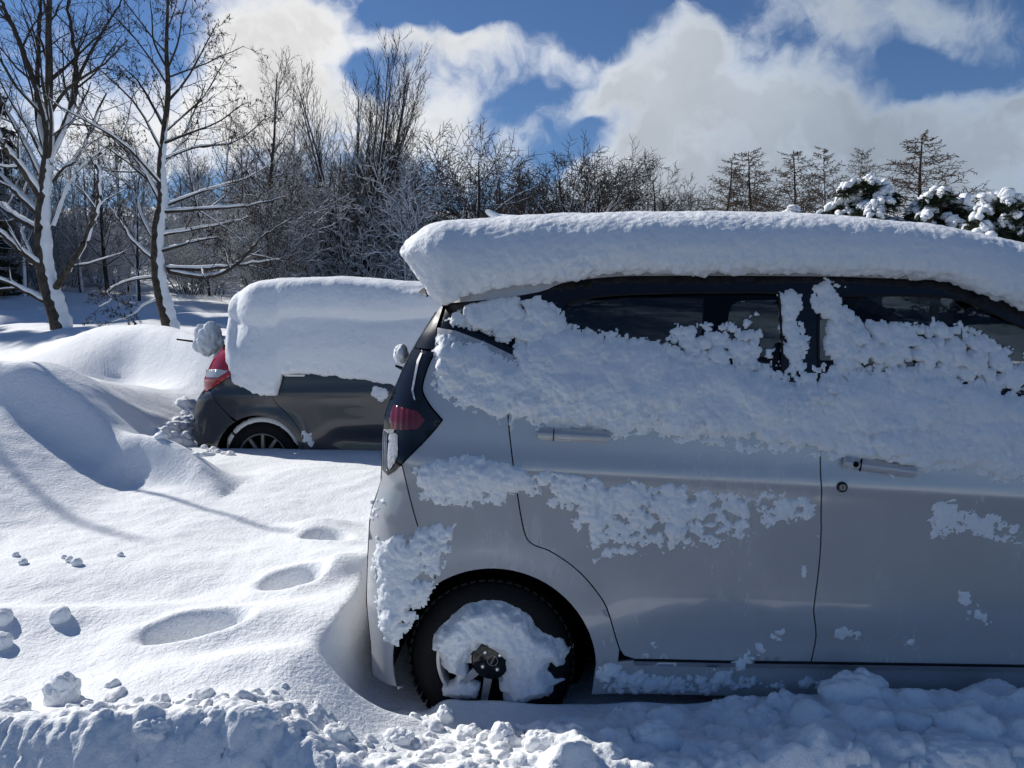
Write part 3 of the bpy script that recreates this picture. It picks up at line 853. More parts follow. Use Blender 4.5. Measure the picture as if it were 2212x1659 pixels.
# door handles and key cylinder
def handle(px0, py0, px1, py1, button, parent, cupc):
    (s0, z0), (s1, z1) = van.S(px0, py0), van.S(px1, py1)
    zt, zb = z0, van.S(px0, py0 + 27)[1]
    hh = (zt - zb) / 2
    poly = []
    ax = np.array([s1 - s0, z1 - z0]); n = np.array([-ax[1], ax[0]]); n /= np.linalg.norm(n); axn = ax / np.linalg.norm(ax)
    c0, c1 = np.array([s0, z0]) - n * hh, np.array([s1, z1]) - n * hh
    for k in range(9):
        a = math.pi / 2 + math.pi * k / 8; poly.append(tuple(c0 + axn * (hh * .6 * math.cos(a) + hh * .6) + n * hh * math.sin(a)))
    for k in range(9):
        a = -math.pi / 2 + math.pi * k / 8; poly.append(tuple(c1 + axn * (hh * .6 * math.cos(a) - hh * .6) + n * hh * math.sin(a)))
    hd = van.panel('door_handle', poly, h=.009, mat=M['paint_light'], lift=.012, skirt=.022, parent=parent, gap=0, liftfn=lambda s, z: .016 * (1 - (np.abs((np.stack([s, z], -1) - c0) @ n) / hh) ** 2).clip(0))
    j = c0 + axn * (np.linalg.norm(ax) * .22)
    MB().box((0, 0, 0), (.003, .008, hh * 2.0)).build('split_line', M['cavity'], hd).matrix_local = Matrix.Translation((j[0], -(float(van.W(*j)) + .0255), j[1])) @ Matrix.Rotation(-math.atan2(axn[1], axn[0]), 4, 'Y')
    if button:
        b = c0 + axn * .034
        MB().lathe([(.0005, -.003), (.008, -.003), (.009, 0), (.009, .006)], 14).build('button', M['cavity'], hd).location = (b[0], -(float(van.W(*b)) + .0275), b[1])
    cp = van.S(*cupc)
    cup = MB().lathe([(.0005, .018), (.030, .014), (.048, .004), (.056, -.0015), (.058, 0)], 28, None, math.pi, 2 * math.pi)
    cup.build('handle_cup', M['cup'], parent).location = (cp[0], -(float(van.W(*cp)) - .0005), cp[1])
M['cup'] = mat('handle_recess_paint', (0.42, 0.43, 0.45), 0.4, metal=0.15, coat=0.6)
handle(1163, 921, 1316, 930, False, rear_door, (1248, 945))
handle(1820, 983, 1975, 1004, True, front_door, (1905, 1012))
kp = van.S(1819, 1052)
kc = MB().lathe([(.0005, -.006), (.010, -.006), (.0112, -.004)], 28).build('key_cylinder', M['chrome'], front_door)
kc.location = (kp[0], -(float(van.W(*kp)) + .001), kp[1])
MB().lathe([(.0112, -.004), (.0125, -.0055), (.016, -.004), (.0175, 0)], 28).build('bezel', M['black_gloss'], kc)
MB().box((0, -.0065, 0), (.002, .002, .009)).build('key_slot', M['cavity'], kc)
# wheels
w1 = wheel(van, 0.0, .2785, .190, .155, .685, True, 9, M['silver'])
wheel(van, 0.0, .2785, .190, .155, .685, False, 9, M['silver'])
wheel(van, 2.495, .2785, .190, .155, .685, True, 9, M['silver'])
wheel(van, 2.495, .2785, .190, .155, .685, False, 9, M['silver'])
for k in range(4):
    a = math.radians(35 + 90 * k)
    MB().lathe([(.0005, -.010), (.005, -.009), (.0085, -.004), (.0095, .004), (.012, .006)], 12).build('lug_nut', M['chrome'], w1).location = (.036 * math.cos(a), .004, .036 * math.sin(a))
bd = MB().lathe([(.0165, .0035), (.0172, .002), (.0182, .002), (.0188, .0035)], 36).build('badge', M['steel'], w1)
bd.location = (.004, 0, 0)
# letters across the ring of the badge
tx = bpy.data.curves.new('badge_letters', 'FONT'); tx.body = 'NISSAN'; tx.size = .0105; tx.align_x = 'CENTER'; tx.align_y = 'CENTER'; tx.extrude = .0004
to = bpy.data.objects.new('badge_letters', tx); COL.objects.link(to); to.parent = bd
tx.materials.append(M['steel'])
bpy.context.view_layer.update()
_me = bpy.data.meshes.new_from_object(to.evaluated_get(bpy.context.evaluated_depsgraph_get()))
bpy.data.objects.remove(to); to = obj('badge_letters', _me, bd); to.location = (0, .0015, 0); to.rotation_euler = (math.pi / 2, -math.radians(62), 0)
# roof aerial
rp = van.onplane(1066, 484, .1); tip = van.onplane(1034, 452, .1)
ae = MB(); ae.tube([(rp[0] + .16, -.1, rp[1] - .20), (rp[0], -.1, rp[1]), (tip[0], -.1, tip[1])], [.008, .007, .005], 8)
ae.build('aerial', M['black_matt'], van.root)
# cabin: seats, lining, far trim, a card on the dash
def seat_(s, y, back_h, name='seat'):
    st = MB(); st.box((s, y, .55), (.50, .46, .22)); st.box((s - .24, y, .86), (.16, .46, .56), None)
    o = st.build(name, M['seat'], van.root, bevel=.05)
    hr = MB(); hr.box((s - .27, y, back_h), (.10, .26, .17)); hr.build('headrest', M['seat'], o, bevel=.05)
hs = van.onplane(1420, 690, .30)
for y in (-.33, .33):
    seat_(hs[0] + .27, y, 1.24); seat_(van.onplane(1640, 690, .3)[0] + .38, y, 1.27)
dash = MB(); dash.box((2.28, 0, .93), (.40, 1.20, .10)); dash.build('dashboard', M['beige'], van.root, bevel=.03)
stw = MB().lathe([(.175, 0), (.187, .012), (.199, 0), (.187, -.012), (.175, 0)], 36)
stw.build('steering_wheel', M['black_matt'], van.root).matrix_local = Matrix.Translation((1.93, -.33, 1.0)) @ Matrix.Rotation(math.radians(65), 4, 'Z') @ Matrix.Rotation(math.radians(20), 4, 'X')
cd = van.onplane(2043, 688, .2)
MB().box((cd[0], .2 - .4, cd[1]), (.055, .003, .042)).build('windscreen_card', M['paper'], van.root)
van.across('headlining', [(p[0], p[1] + .012) for p in roof_c], M['cavity'], 12, crown=.03, wfn=lambda s, z: .56)
van.panel('door_trim', [(p[0], p[1] - .03) for p in belt_r] + [(1.1, .4), (.3, .4)], h=.1, mat=M['black_matt'], lift=-.07, skirt=0, far=True, gap=0)
# raised rear wiper with its arm
wp = van.onplane(862, 795, .02); wq = van.onplane(905, 800, .02)
MB().tube([(wq[0] + .05, -.02, wq[1] - .05), (wp[0] + .01, -.02, wp[1]), (wp[0] - .015, -.02, wp[1] + .01)], [.008, .008, .005], 6).build('rear_wiper', M['black_matt'], van.root)
tag(van.root, 'pearl white boxy hatchback parked close by, side plastered with snow', 'car')

# ================================================================== snow stuck to the cars
def warp_grid(S_, Z_, warp):
    f = .22 / warp
    return S_ + warp * fbm2(S_ * f, Z_ * f, 3), Z_ + warp * fbm2(S_ * f + 40, Z_ * f + 40, 3)
def dome_field(S_, Z_, blobs, k=1.0, warped=None):
    """height field as the upper envelope of small domes (s, z, r, base)"""
    h = np.zeros(S_.shape); s0, z0 = S_[0, 0], Z_[0, 0]; g = S_[0, 1] - S_[0, 0]
    n, m = S_.shape
    if warped is not None: S_, Z_ = warped
    for (s, z, r, b) in blobs:
        i0, i1 = max(0, int((z - r - z0) / g)), min(n, int((z + r - z0) / g) + 2)
        j0, j1 = max(0, int((s - r - s0) / g)), min(m, int((s + r - s0) / g) + 2)
        if i0 >= i1 or j0 >= j1: continue
        d2 = (S_[i0:i1, j0:j1] - s) ** 2 + (Z_[i0:i1, j0:j1] - z) ** 2
        q = np.sqrt(np.clip(r * r - d2, 0, None)) * k
        np.maximum(h[i0:i1, j0:j1], np.where(q > 0, b + q, 0), out=h[i0:i1, j0:j1])
    return h
def side_snow(car, name, px_polys, seed, label, step=.0042, thick=.022, lift=.0, rough=.5, parent=None, drips=True, mat_=None, holes=0.0, edge_amp=.012):
    """crusted snow on a car's side: px_polys = outlines of the patches, thickness in metres, share of bare holes"""
    rng = np.random.default_rng(seed)
    polys = [(car.SS(q[0]), q[1], q[2], q[3] if len(q) > 3 else 1.0) for q in px_polys]
    allp = np.concatenate([np.array(p) for p, _, _, _ in polys])
    s0, s1, z0, z1 = allp[:, 0].min() - .03, allp[:, 0].max() + .03, allp[:, 1].min() - .06, allp[:, 1].max() + .03
    S_, Z_ = np.meshgrid(np.arange(s0, s1, step), np.arange(z0, z1, step))
    Hh = np.zeros(S_.shape); wg = warp_grid(S_, Z_, .007)
    for poly, th, hl, fine in polys:
        A = np.array(poly)
        area = abs(.5 * np.sum(A[:, 0] * np.roll(A[:, 1], -1) - np.roll(A[:, 0], -1) * A[:, 1]))
        blobs = []
        for (rm, rs, cover, b0) in ((.040, .014, 1.3, .40), (.020, .008, 2.0, .50), (.009, .003, 2.4, .50), (.005, .0015, 1.6, .42)):
            if th < .038 and rm > .03: rm, rs = .022, .008
            if area < .0015: rm, rs = rm * .35, rs * .3
            rm, rs = rm * fine, rs * fine
            if rm < .0018: continue
            if fine < 1: cover = cover * .55
            nb = int(cover * area / (math.pi * rm * rm)) + 4
            bs = rng.uniform(A[:, 0].min() - .01, A[:, 0].max() + .01, 3 * nb); bz = rng.uniform(A[:, 1].min() - .01, A[:, 1].max() + .01, 3 * nb)
            sd = sdpoly(poly, bs, bz) + edge_amp * (fbm2(bs * 16 + seed, bz * 16, 4) - .15)
            dn = fbm2(bs * 24 + 7 * seed, bz * 28, 3)
            r = np.clip(rng.normal(rm, rs, 3 * nb), .003, None)
            tk = th * sstep(-.004, .05, sd) * (1 + .7 * perlin2(bs * 7 + seed, bz * 7)).clip(.3, 1.8)
            lace = sstep(-.004, .045, sd - r * .5 + .020 * fbm2(bs * 45 + 3 * seed, bz * 45, 2))
            ok = (sd > r * .3 * fine) & (dn > (hl - .5) * 1.1 if hl > 0 else True) & ((rng.random(3 * nb) < .16 + .84 * lace) | (area < .0015))
            r = np.minimum(r, np.clip(sd, .004, None) * 1.4 + .003)
            for q in np.nonzero(ok)[0]:
                blobs.append((bs[q], bz[q], r[q], tk[q] * b0 * rng.uniform(.2, 1.5) - r[q] * .30))
        dk = .55 if th > .012 else .42
        if th < .010: dk = .30
        Hh = np.maximum(Hh, dome_field(S_, Z_, blobs, dk, wg))
    keep = Hh > .0012
    Hb = Hh.copy()                                        # wind-packed stretches between the crumbly ones
    for _ in range(7):
        for ax in (0, 1): Hb = .5 * Hb + .25 * (np.roll(Hb, 1, ax) + np.roll(Hb, -1, ax))
    inn = sstep(.008, .022, Hb) * sstep(-.35, .35, perlin2(S_ * 5 + seed, Z_ * 7) + .4 * perlin2(S_ * 15, Z_ * 15))
    Hh = Hh + (Hb * 1.05 - Hh) * .85 * inn
    Hh = np.where(keep, Hh + .0030 * fbm2(S_ * 60, Z_ * 60, 3) + .0012 * fbm2(S_ * 190, Z_ * 190, 2), -.004)
    # sag: outer snow hangs a little lower
    Zs = Z_ - .35 * np.clip(Hh, 0, .06)
    w = car.W(S_, Z_) + lift
    V = np.stack([S_, -(w + Hh), Zs], -1).reshape(-1, 3)
    n, m = S_.shape
    q = keep[:-1, :-1] | keep[1:, :-1] | keep[:-1, 1:] | keep[1:, 1:]
    i = (np.arange(n - 1)[:, None] * m + np.arange(m - 1)[None, :])[q]
    F = np.stack([i, i + 1, i + m + 1, i + m], -1)
    used = np.unique(F); mp = np.full(len(V), -1); mp[used] = np.arange(len(used))
    o = obj(name, mesh_np(name, V[used], mp[F]), None, mat_ or M['snow_clump'])
    o.location = car.loc; o.rotation_euler = (0, 0, -car.yaw)
    tag(o, label, 'snow', 'snow stuck to the cars')
    return o
main_band = [(945, 722), (985, 728), (1050, 745), (1106, 778), (1128, 745), (1170, 722), (1215, 705), (1270, 718), (1340, 725), (1400, 738), (1450, 765), (1550, 790), (1640, 800), (1680, 815), (1715, 825), (1740, 812), (1790, 805), (1850, 800), (2000, 805), (2100, 828), (2215, 858), (2330, 880), (2330, 1050), (2212, 1030), (2130, 1018), (2040, 1008), (1970, 1012), (1900, 1003), (1830, 988), (1770, 968), (1640, 958), (1560, 943), (1440, 938), (1330, 934), (1240, 924), (1165, 920), (1120, 895), (1060, 884), (1000, 868), (955, 835), (938, 800)]
dust_band = [(935, 716), (1000, 722), (1100, 765), (1215, 695), (1300, 708), (1400, 722), (1480, 745), (1580, 765), (1700, 800), (1790, 785), (2000, 780), (2215, 840), (2330, 860), (2330, 1085), (2212, 1060), (2040, 1035), (1900, 1030), (1770, 1000), (1640, 985), (1440, 965), (1330, 958), (1165, 945), (1060, 912), (980, 890), (930, 835)]
side_snow(van, 'side_snow', [(main_band, .046, 0), (dust_band, .010, .50, .30)], 3, 'broad crusted snow band along the white car below its windows')
side_snow(van, 'window_snow', [([(950, 698), (985, 672), (1005, 655), (1050, 640), (1095, 628), (1165, 636), (1175, 645), (1205, 645), (1218, 668), (1220, 700), (1240, 712), (1215, 725), (1170, 740), (1140, 758), (1115, 745), (1090, 738), (1050, 720), (1000, 706)], .036, .15), ([(945, 700), (1000, 650), (1095, 622), (1200, 636), (1235, 700), (1260, 720), (1140, 765), (1000, 715)], .010, .5, .3)], 4, 'snow clump over the rear quarter window of the white car', lift=-.012)
side_snow(van, 'window_snow', [([(1438, 735), (1475, 705), (1530, 700), (1562, 712), (1565, 745), (1590, 700), (1625, 685), (1645, 720), (1640, 760), (1665, 780), (1700, 815), (1640, 806), (1550, 795), (1480, 778), (1430, 755)], .030, .55),
                               ([(1240, 712), (1300, 716), (1345, 722), (1420, 742), (1420, 750), (1300, 735)], .014, .35), ([(1230, 705), (1330, 712), (1430, 725), (1460, 690), (1560, 690), (1640, 670), (1690, 760), (1690, 815), (1500, 785)], .010, .58, .32)], 5, 'broken snow crumbs on the rear door glass of the white car', lift=-.014, edge_amp=.02)
side_snow(van, 'window_snow', [([(1683, 632), (1700, 626), (1735, 628), (1745, 640), (1728, 680), (1722, 690), (1745, 705), (1752, 735), (1738, 770), (1740, 800), (1705, 822), (1692, 818), (1700, 790), (1688, 740), (1690, 690), (1685, 655)], .030, .0),
                               ([(1748, 645), (1770, 612), (1790, 600), (1822, 605), (1836, 620), (1812, 628), (1822, 655), (1850, 690), (1870, 760), (1850, 812), (1792, 815), (1800, 780), (1780, 740), (1790, 700), (1768, 670)], .034, .0)], 6, 'two columns of snow clinging to the black centre pillar', lift=-.008)
side_snow(van, 'window_snow', [([(1820, 690), (1860, 676), (1905, 690), (1960, 712), (2010, 695), (2060, 698), (2100, 706), (2150, 730), (2165, 750), (2212, 768), (2320, 815), (2330, 885), (2212, 862), (2100, 832), (2000, 808), (1850, 805), (1835, 770)], .034, .50), ([(1830, 670), (1960, 695), (2060, 685), (2180, 735), (2320, 800), (2330, 870), (1840, 800)], .010, .5, .32)], 7, 'crumbly snow on the lower front door glass of the white car', lift=-.014, edge_amp=.018)
side_snow(van, 'door_snow', [([(885, 1012), (920, 996), (985, 980), (1020, 978), (1070, 992), (1105, 1008), (1155, 1025), (1158, 1055), (1120, 1068), (1050, 1082), (985, 1095), (940, 1085), (905, 1060)], .020, .12),
                             ([(1160, 1018), (1240, 1020), (1330, 1038), (1420, 1042), (1500, 1050), (1560, 1062), (1620, 1075), (1640, 1095), (1700, 1072), (1745, 1065), (1765, 1090), (1760, 1128), (1720, 1120), (1660, 1115), (1600, 1120), (1545, 1100), (1510, 1140), (1480, 1185), (1450, 1170), (1420, 1125), (1380, 1150), (1350, 1120), (1310, 1140), (1285, 1195), (1262, 1190), (1275, 1150), (1240, 1110), (1190, 1085), (1165, 1055)], .022, .22), ([(880, 1000), (1000, 970), (1160, 1010), (1330, 1025), (1560, 1050), (1770, 1060), (1775, 1140), (1700, 1150), (1520, 1200), (1440, 1210), (1270, 1225), (1250, 1160), (1160, 1085), (1000, 1110), (900, 1090)], .007, .52, .30)], 8, 'ragged melting snow patches across the middle of the rear door', edge_amp=.02)
side_snow(van, 'door_snow', [([(2000, 1120), (2020, 1085), (2060, 1075), (2085, 1100), (2130, 1118), (2190, 1130), (2215, 1165), (2160, 1150), (2100, 1150), (2060, 1135), (2020, 1160), (2003, 1150)], .015, .2), ([(1995, 1075), (2070, 1065), (2215, 1120), (2215, 1190), (2100, 1175), (2000, 1180)], .006, .5, .3)], 9, 'small snow patch at the right on the front door')
side_snow(van, 'bumper_snow', [([(803, 1175), (850, 1150), (905, 1140), (950, 1128), (985, 1132), (988, 1160), (965, 1185), (940, 1215), (900, 1240), (940, 1255), (920, 1290), (880, 1330), (860, 1390), (840, 1400), (815, 1340), (812, 1260), (800, 1220)], .022, .2),
                               ([(800, 1095), (820, 1070), (842, 1062), (836, 1090), (812, 1120), (800, 1118)], .016, .2), ([(800, 1140), (990, 1120), (1000, 1170), (940, 1290), (870, 1400), (835, 1410), (800, 1300)], .008, .45, .3)], 10, 'frosty snow crust on the rear bumper corner')
side_snow(van, 'sill_snow', [([(1285, 1440), (1310, 1420), (1345, 1450), (1400, 1450), (1500, 1462), (1560, 1440), (1600, 1415), (1640, 1390), (1690, 1355), (1705, 1365), (1660, 1400), (1620, 1440), (1580, 1462), (1700, 1470), (1800, 1468), (1800, 1490), (1690, 1492), (1500, 1500), (1350, 1502), (1290, 1490)], .016, .22),
                             ([(1395, 1380), (1430, 1375), (1440, 1410), (1400, 1412)], .008, .3), ([(1770, 1345), (1830, 1335), (1880, 1365), (1870, 1395), (1800, 1390)], .007, .45),
                             ([(1925, 1370), (1985, 1350), (2010, 1385), (1950, 1410)], .005, .5), ([(2050, 1260), (2080, 1250), (2130, 1290), (2160, 1340), (2130, 1390), (2080, 1360)], .005, .62)], 12, 'snow and ice smeared along the sill and lower doors')
rng = np.random.default_rng(77)
flk = []
for (x0, x1, y0, y1, n) in ((1030, 1200, 1130, 1215, 14), (1450, 1760, 1130, 1330, 22), (1750, 2200, 1080, 1400, 55), (1350, 1760, 1330, 1420, 16), (1150, 1700, 935, 985, 20), (880, 1050, 1090, 1130, 8), (1270, 1700, 1130, 1200, 30), (2040, 2200, 1230, 1400, 30)):
    for _ in range(n):
        x, y, a = rng.uniform(x0, x1), rng.uniform(y0, y1), rng.uniform(2.5, 8)
        b = a * rng.uniform(1.0, 3.0)
        flk.append(([(x - a, y), (x - a * .5, y - b * .5), (x + a * .6, y - b * .4), (x + a, y + b * .2), (x + a * .3, y + b), (x - a * .4, y + b * .7)], .004, 0))
flk.append(([(1730, 1232), (1735, 1222), (1744, 1224), (1746, 1240), (1738, 1252), (1730, 1248)], .02, 0))
flk.append(([(1715, 1280), (1720, 1262), (1730, 1255), (1728, 1272), (1720, 1290)], .005, 0))
for (x, y, b) in ((1344, 935, 40), (1635, 955, 45), (1215 + 20, 928, 25), (2137, 1020, 80), (1900, 1005, 35), (1420, 1140, 60), (1290, 1180, 40)):
    flk.append(([(x - 5, y), (x + 6, y), (x + 4, y + b * .5), (x, y + b), (x - 3, y + b * .5)], .007, 0))
side_snow(van, 'snow_flecks', flk, 13, 'scattered snow flecks and drips on the white car doors', step=.0034, edge_amp=.0)
# wheel face packed with snow
def wheel_snow():
    rng = np.random.default_rng(5)
    C = lambda x, y: ((1050 + x / 5.0275) * .8641, (1450 + y / 5.0275) * .8641)
    wy = .700
    def PP(pts): return [van.onplane(*C(*p), wy) for p in pts]
    pack = PP([(120, 740), (200, 590), (330, 480), (480, 350), (620, 260), (800, 225), (1000, 235), (1180, 300), (1330, 390), (1420, 460), (1460, 570), (1560, 660), (1700, 690), (1790, 760), (1860, 880), (1940, 890), (1860, 960), (1830, 1100), (1720, 1140), (1650, 1080), (1640, 1160), (1740, 1220), (1830, 1280), (1720, 1360), (1700, 1480), (1200, 1620), (1020, 1560), (1050, 1460), (960, 1420), (1020, 1300), (1020, 1240), (1060, 1160), (1060, 1040), (1000, 980), (900, 930), (820, 870), (760, 850), (720, 920), (640, 960), (590, 1060), (560, 1130), (600, 1200), (620, 1250), (560, 1300), (440, 1330), (440, 1240), (330, 1200), (250, 1090), (200, 950), (130, 900)])
    low = PP([(270, 1340), (420, 1320), (600, 1290), (740, 1380), (720, 1540), (300, 1540), (230, 1480)])
    step = .0042
    A = np.array(pack)
    S_, Z_ = np.meshgrid(np.arange(A[:, 0].min() - .02, A[:, 0].max() + .02, step), np.arange(.02, A[:, 1].max() + .02, step))
    sd = np.maximum(sdpoly(pack, S_, Z_), sdpoly(low, S_, Z_) * .7)
    sd = sd + .006 * fbm2(S_ * 30, Z_ * 30, 3)
    rr = np.sqrt(S_ ** 2 + (Z_ - .2785) ** 2)
    th = .052 * sstep(0, .05, sd) + .012 * sstep(0, .008, sd) + .010 * fbm2(S_ * 16, Z_ * 16, 3) * sstep(0, .03, sd) + .004 * fbm2(S_ * 55, Z_ * 55, 3)
    keep = sd > .0015
    th = np.where(keep, np.clip(th, .004, None), -.02)
    V = np.stack([S_, -(.672 + th), Z_], -1).reshape(-1, 3)
    n, m = S_.shape
    q = keep[:-1, :-1] | keep[1:, :-1] | keep[:-1, 1:] | keep[1:, 1:]
    i = (np.arange(n - 1)[:, None] * m + np.arange(m - 1)[None, :])[q]
    F = np.stack([i, i + 1, i + m + 1, i + m], -1)
    used = np.unique(F); mp = np.full(len(V), -1); mp[used] = np.arange(len(used))
    o = obj('wheel_snow', mesh_np('wheel_snow', V[used], mp[F]), None, M['snow_clump'])
    o.location = van.loc; o.rotation_euler = (0, 0, -van.yaw)
    tag(o, 'snow packed into the face of the white car rear wheel', 'snow', 'snow stuck to the cars')
wheel_snow()
# thick slab on the roof
def lumpy(V, nrm, amt, sc, seed):
    p = V + seed * 3.1
    return V + nrm * (amt * (clumps3(p * sc) - .35))[:, None]
def grid_normals(P):
    du = np.gradient(P, axis=0); dv = np.gradient(P, axis=1)
    n = np.cross(du, dv); n /= np.linalg.norm(n, axis=2)[:, :, None] + 1e-9
    return n
def slab(car, name, st, prof, label, lump_sc, lump_amt, seed, mat_, flip=False):
    """st: list of stations; prof(k, q) gives arrays (s, w, z) for q along the section, plus an edge weight"""
    q = np.concatenate([np.linspace(0, .42, 120, endpoint=False), np.linspace(.42, 1, 60)])
    P = np.zeros((len(st), len(q), 3)); E = np.zeros((len(st), len(q))); G_ = np.ones((len(st), 1)); G_[:14, 0] = np.linspace(0, 1, 14)
    for i, t in enumerate(st):
        s, w, z, e = prof(t, q)
        P[i, :, 0], P[i, :, 1], P[i, :, 2], E[i] = s, -w, z, e
    nrm = grid_normals(P)
    c = P.mean((0, 1))
    if np.sum(nrm * (P - c)) < 0: nrm = -nrm
    V = P.reshape(-1, 3); nn = nrm.reshape(-1, 3); e = E.ravel()
    lum = clumps3(V * lump_sc + seed) - .35
    lum2 = clumps3(V * lump_sc * 2.3 + seed + 5) - .35
    V = V + np.repeat(G_, len(q), 1).reshape(-1, 1) * nn * ((lump_amt * (lum + .45 * lum2) * e) +   .006 * fbm3(V * 5 + seed, 3) + .0022 * fbm3(V * 40 + seed, 2))[:, None]
    r, cc = len(st), len(q)
    i = (np.arange(r - 1)[:, None] * cc + np.arange(cc - 1)[None, :]).ravel()
    F = np.stack([i, i + 1, i + cc + 1, i + cc], -1)
    v = V.reshape(r, cc, 3)
    nm = np.cross(v[r // 2, 60] - v[r // 2 - 1, 60], v[r // 2, 61] - v[r // 2, 60])
    if nm[1] > 0: F = F[:, ::-1]
    o = obj(name, mesh_np(name, V, F), None, mat_)
    o.location = car.loc; o.rotation_euler = (0, 0, -car.yaw)
    return o
def van_roof():
    # lower edge on the near side and crest of the slab, read along the car
    low = np.array([van.S(px, py, .05) for px, py in [(880, 545), (890, 585), (930, 640), (965, 655), (1000, 632), (1060, 622), (1110, 610), (1180, 606), (1240, 600), (1300, 590), (1380, 586), (1450, 590), (1560, 586), (1700, 582), (1850, 588), (1950, 596), (2050, 602), (2110, 622), (2160, 640), (2212, 652), (2330, 715)]])
    top = np.array([van.onplane(px, py, .25) for px, py in [(872, 545), (880, 512), (950, 490), (1040, 485), (1110, 476), (1300, 470), (1500, 470), (1700, 473), (1850, 485), (2000, 505), (2100, 530), (2160, 551), (2212, 578), (2330, 650)]])
    s_end = low[0, 0] - .010
    roofz = np.array(roof_c)
    def prof(t, q):
        s = t
        zl = np.interp(s, low[:, 0], low[:, 1]); zt = np.interp(s, top[:, 0], top[:, 1])
        e = np.clip((s - s_end) / .17, 0, 1); rnd = max(0, 1 - (1 - e) ** 2.6) ** (1 / 2.6)
        zc = zl + .10
        zt = zc + (zt - zc) * (.75 + .25 * rnd)
        wl = float(van.W(.3, 1.50)) + .04 * float(sstep(1.55, 1.40, zl))
        wb = (wl + .055 * (.4 + .6 * rnd))
        zs = np.interp(s + np.linspace(-.25, .25, 11), low[:, 0], low[:, 1]).mean(); zs = min(zs, zt - .05)
        h = zt - zs; z_ = zl; zl0 = zl; zl = zs
        # section: tucked under edge, bulging flank, rolled shoulder, gently domed top, far flank
        pts = [(wl - .06, zl0 + .035), (wl - .02, zl0 + .004), (wl + .02, zl0 + .006), (wb - .012, .6 * zl0 + .4 * zl + h * .10), (wb, zl + h * .25), (wb - .004, zl + h * .45), (wb - .03, zl + h * .66), (wb - .085, zl + h * .84), (wb - .18, zl + h * .955), (wb - .33, zt), (0, zt + .012), (-wb + .33, zt), (-wb + .14, zl + h * .93), (-wb + .02, zl + h * .6), (-wb, zl + h * .25), (-wl + .02, zl), (-wl + .1, zl + .03)]
        pts = np.array(smooth_line(pts, 8))
        d = np.concatenate([[0], np.cumsum(np.linalg.norm(np.diff(pts, axis=0), axis=1))]); d /= d[-1]
        near = .30
        qq = np.where(q < .42, q / .42 * near, near + (q - .42) / .58 * (1 - near))
        w = np.interp(qq, d, pts[:, 0]); z = np.interp(qq, d, pts[:, 1])
        w = w * (.84 + .16 * rnd)
        zm = zl + h * .45; z = zm + (z - zm) * rnd; zl = zl0
        ew = np.clip(1 - (z - zl) / (h * .62), 0, 1) ** 1.8 * (.75 + .5 * perlin2(s * 5.0, z * 3)) + .006
        ew = ew * np.where(np.abs(w) > .3, 1, .1) + .08 * (1 - e) ** 2
        sv = s - .02 * (1 - (w / wb) ** 2) * (e < 1)
        return sv, w, z, ew
    st = np.concatenate([s_end + .17 * (1 - np.cos(np.linspace(0, math.pi / 2, 40))), np.arange(s_end + .175, low[-1, 0], .0055)])
    o = slab(van, 'roof_snow', st, prof, '', 26, .024, 21, M['snow_slab'])
    tag(o, 'thick smooth slab of snow overhanging the white car roof', 'snow', 'snow stuck to the cars')
van_roof()
def lump(name, c, r, seed, label=None, group=None, sc=(1, 1, 1), sub=4, parent=None, amp=.35, freq=1.6, mat_=None, cat='snow', link=True):
    """one clod of snow"""
    key = ('ico', sub)
    if key not in _ico:
        import bmesh
        bm = bmesh.new(); bmesh.ops.create_icosphere(bm, subdivisions=sub, radius=1)
        _ico[key] = (np.array([v.co[:] for v in bm.verts]), np.array([[v.index for v in f.verts] for f in bm.faces])); bm.free()
    V, F = _ico[key]
    d = 1 + amp * (clumps3(V * freq + seed * 7.7) - .3) + amp * .35 * (clumps3(V * freq * 2.7 + seed * 3.3) - .3) + .10 * fbm3(V * 1.2 + seed, 2)
    P = V * d[:, None] * np.array(sc) * r
    o = obj(name, mesh_np(name, P, F), parent, mat_ or M['snow_clump'])
    o.location = tuple(float(x) for x in c)
    if label: tag(o, label, cat, group)
    return o
_ico = {}
# snow on the aerial and on the raised wiper
a0 = van.onplane(1052, 470, .1)
def wpos(car, s, w, z):
    p = np.array(car.loc[:2]) + car.F * s + car.N * w
    return (p[0], p[1], z)
v0, v1 = np.array([*van.onplane(1042, 457, .1)]), np.array([*van.onplane(1085, 482, .1)])
pts = [(v0[0] + (v1[0] - v0[0]) * t + .012, -.1, v0[1] + (v1[1] - v0[1]) * t + .004) for t in np.linspace(0, 1.25, 12)]
o = MB().tube(pts, np.interp(np.linspace(0, 1, 12), [0, .1, .5, 1], [.003, .011, .017, .045]), 10).build('aerial_snow', M['snow_bough'])
o.location = van.loc; o.rotation_euler = (0, 0, -van.yaw)
tag(o, 'thin streak of snow on the roof aerial', 'snow', 'snow stuck to the cars')
c = van.onplane(862, 765, .02)
lump('wiper_snow', wpos(van, c[0] + .008, .02, c[1]), .040, 3, 'round snow lump on the raised rear wiper of the white car', 'snow stuck to the cars', (.75, .9, .95), 5, amp=.12, freq=1.2)

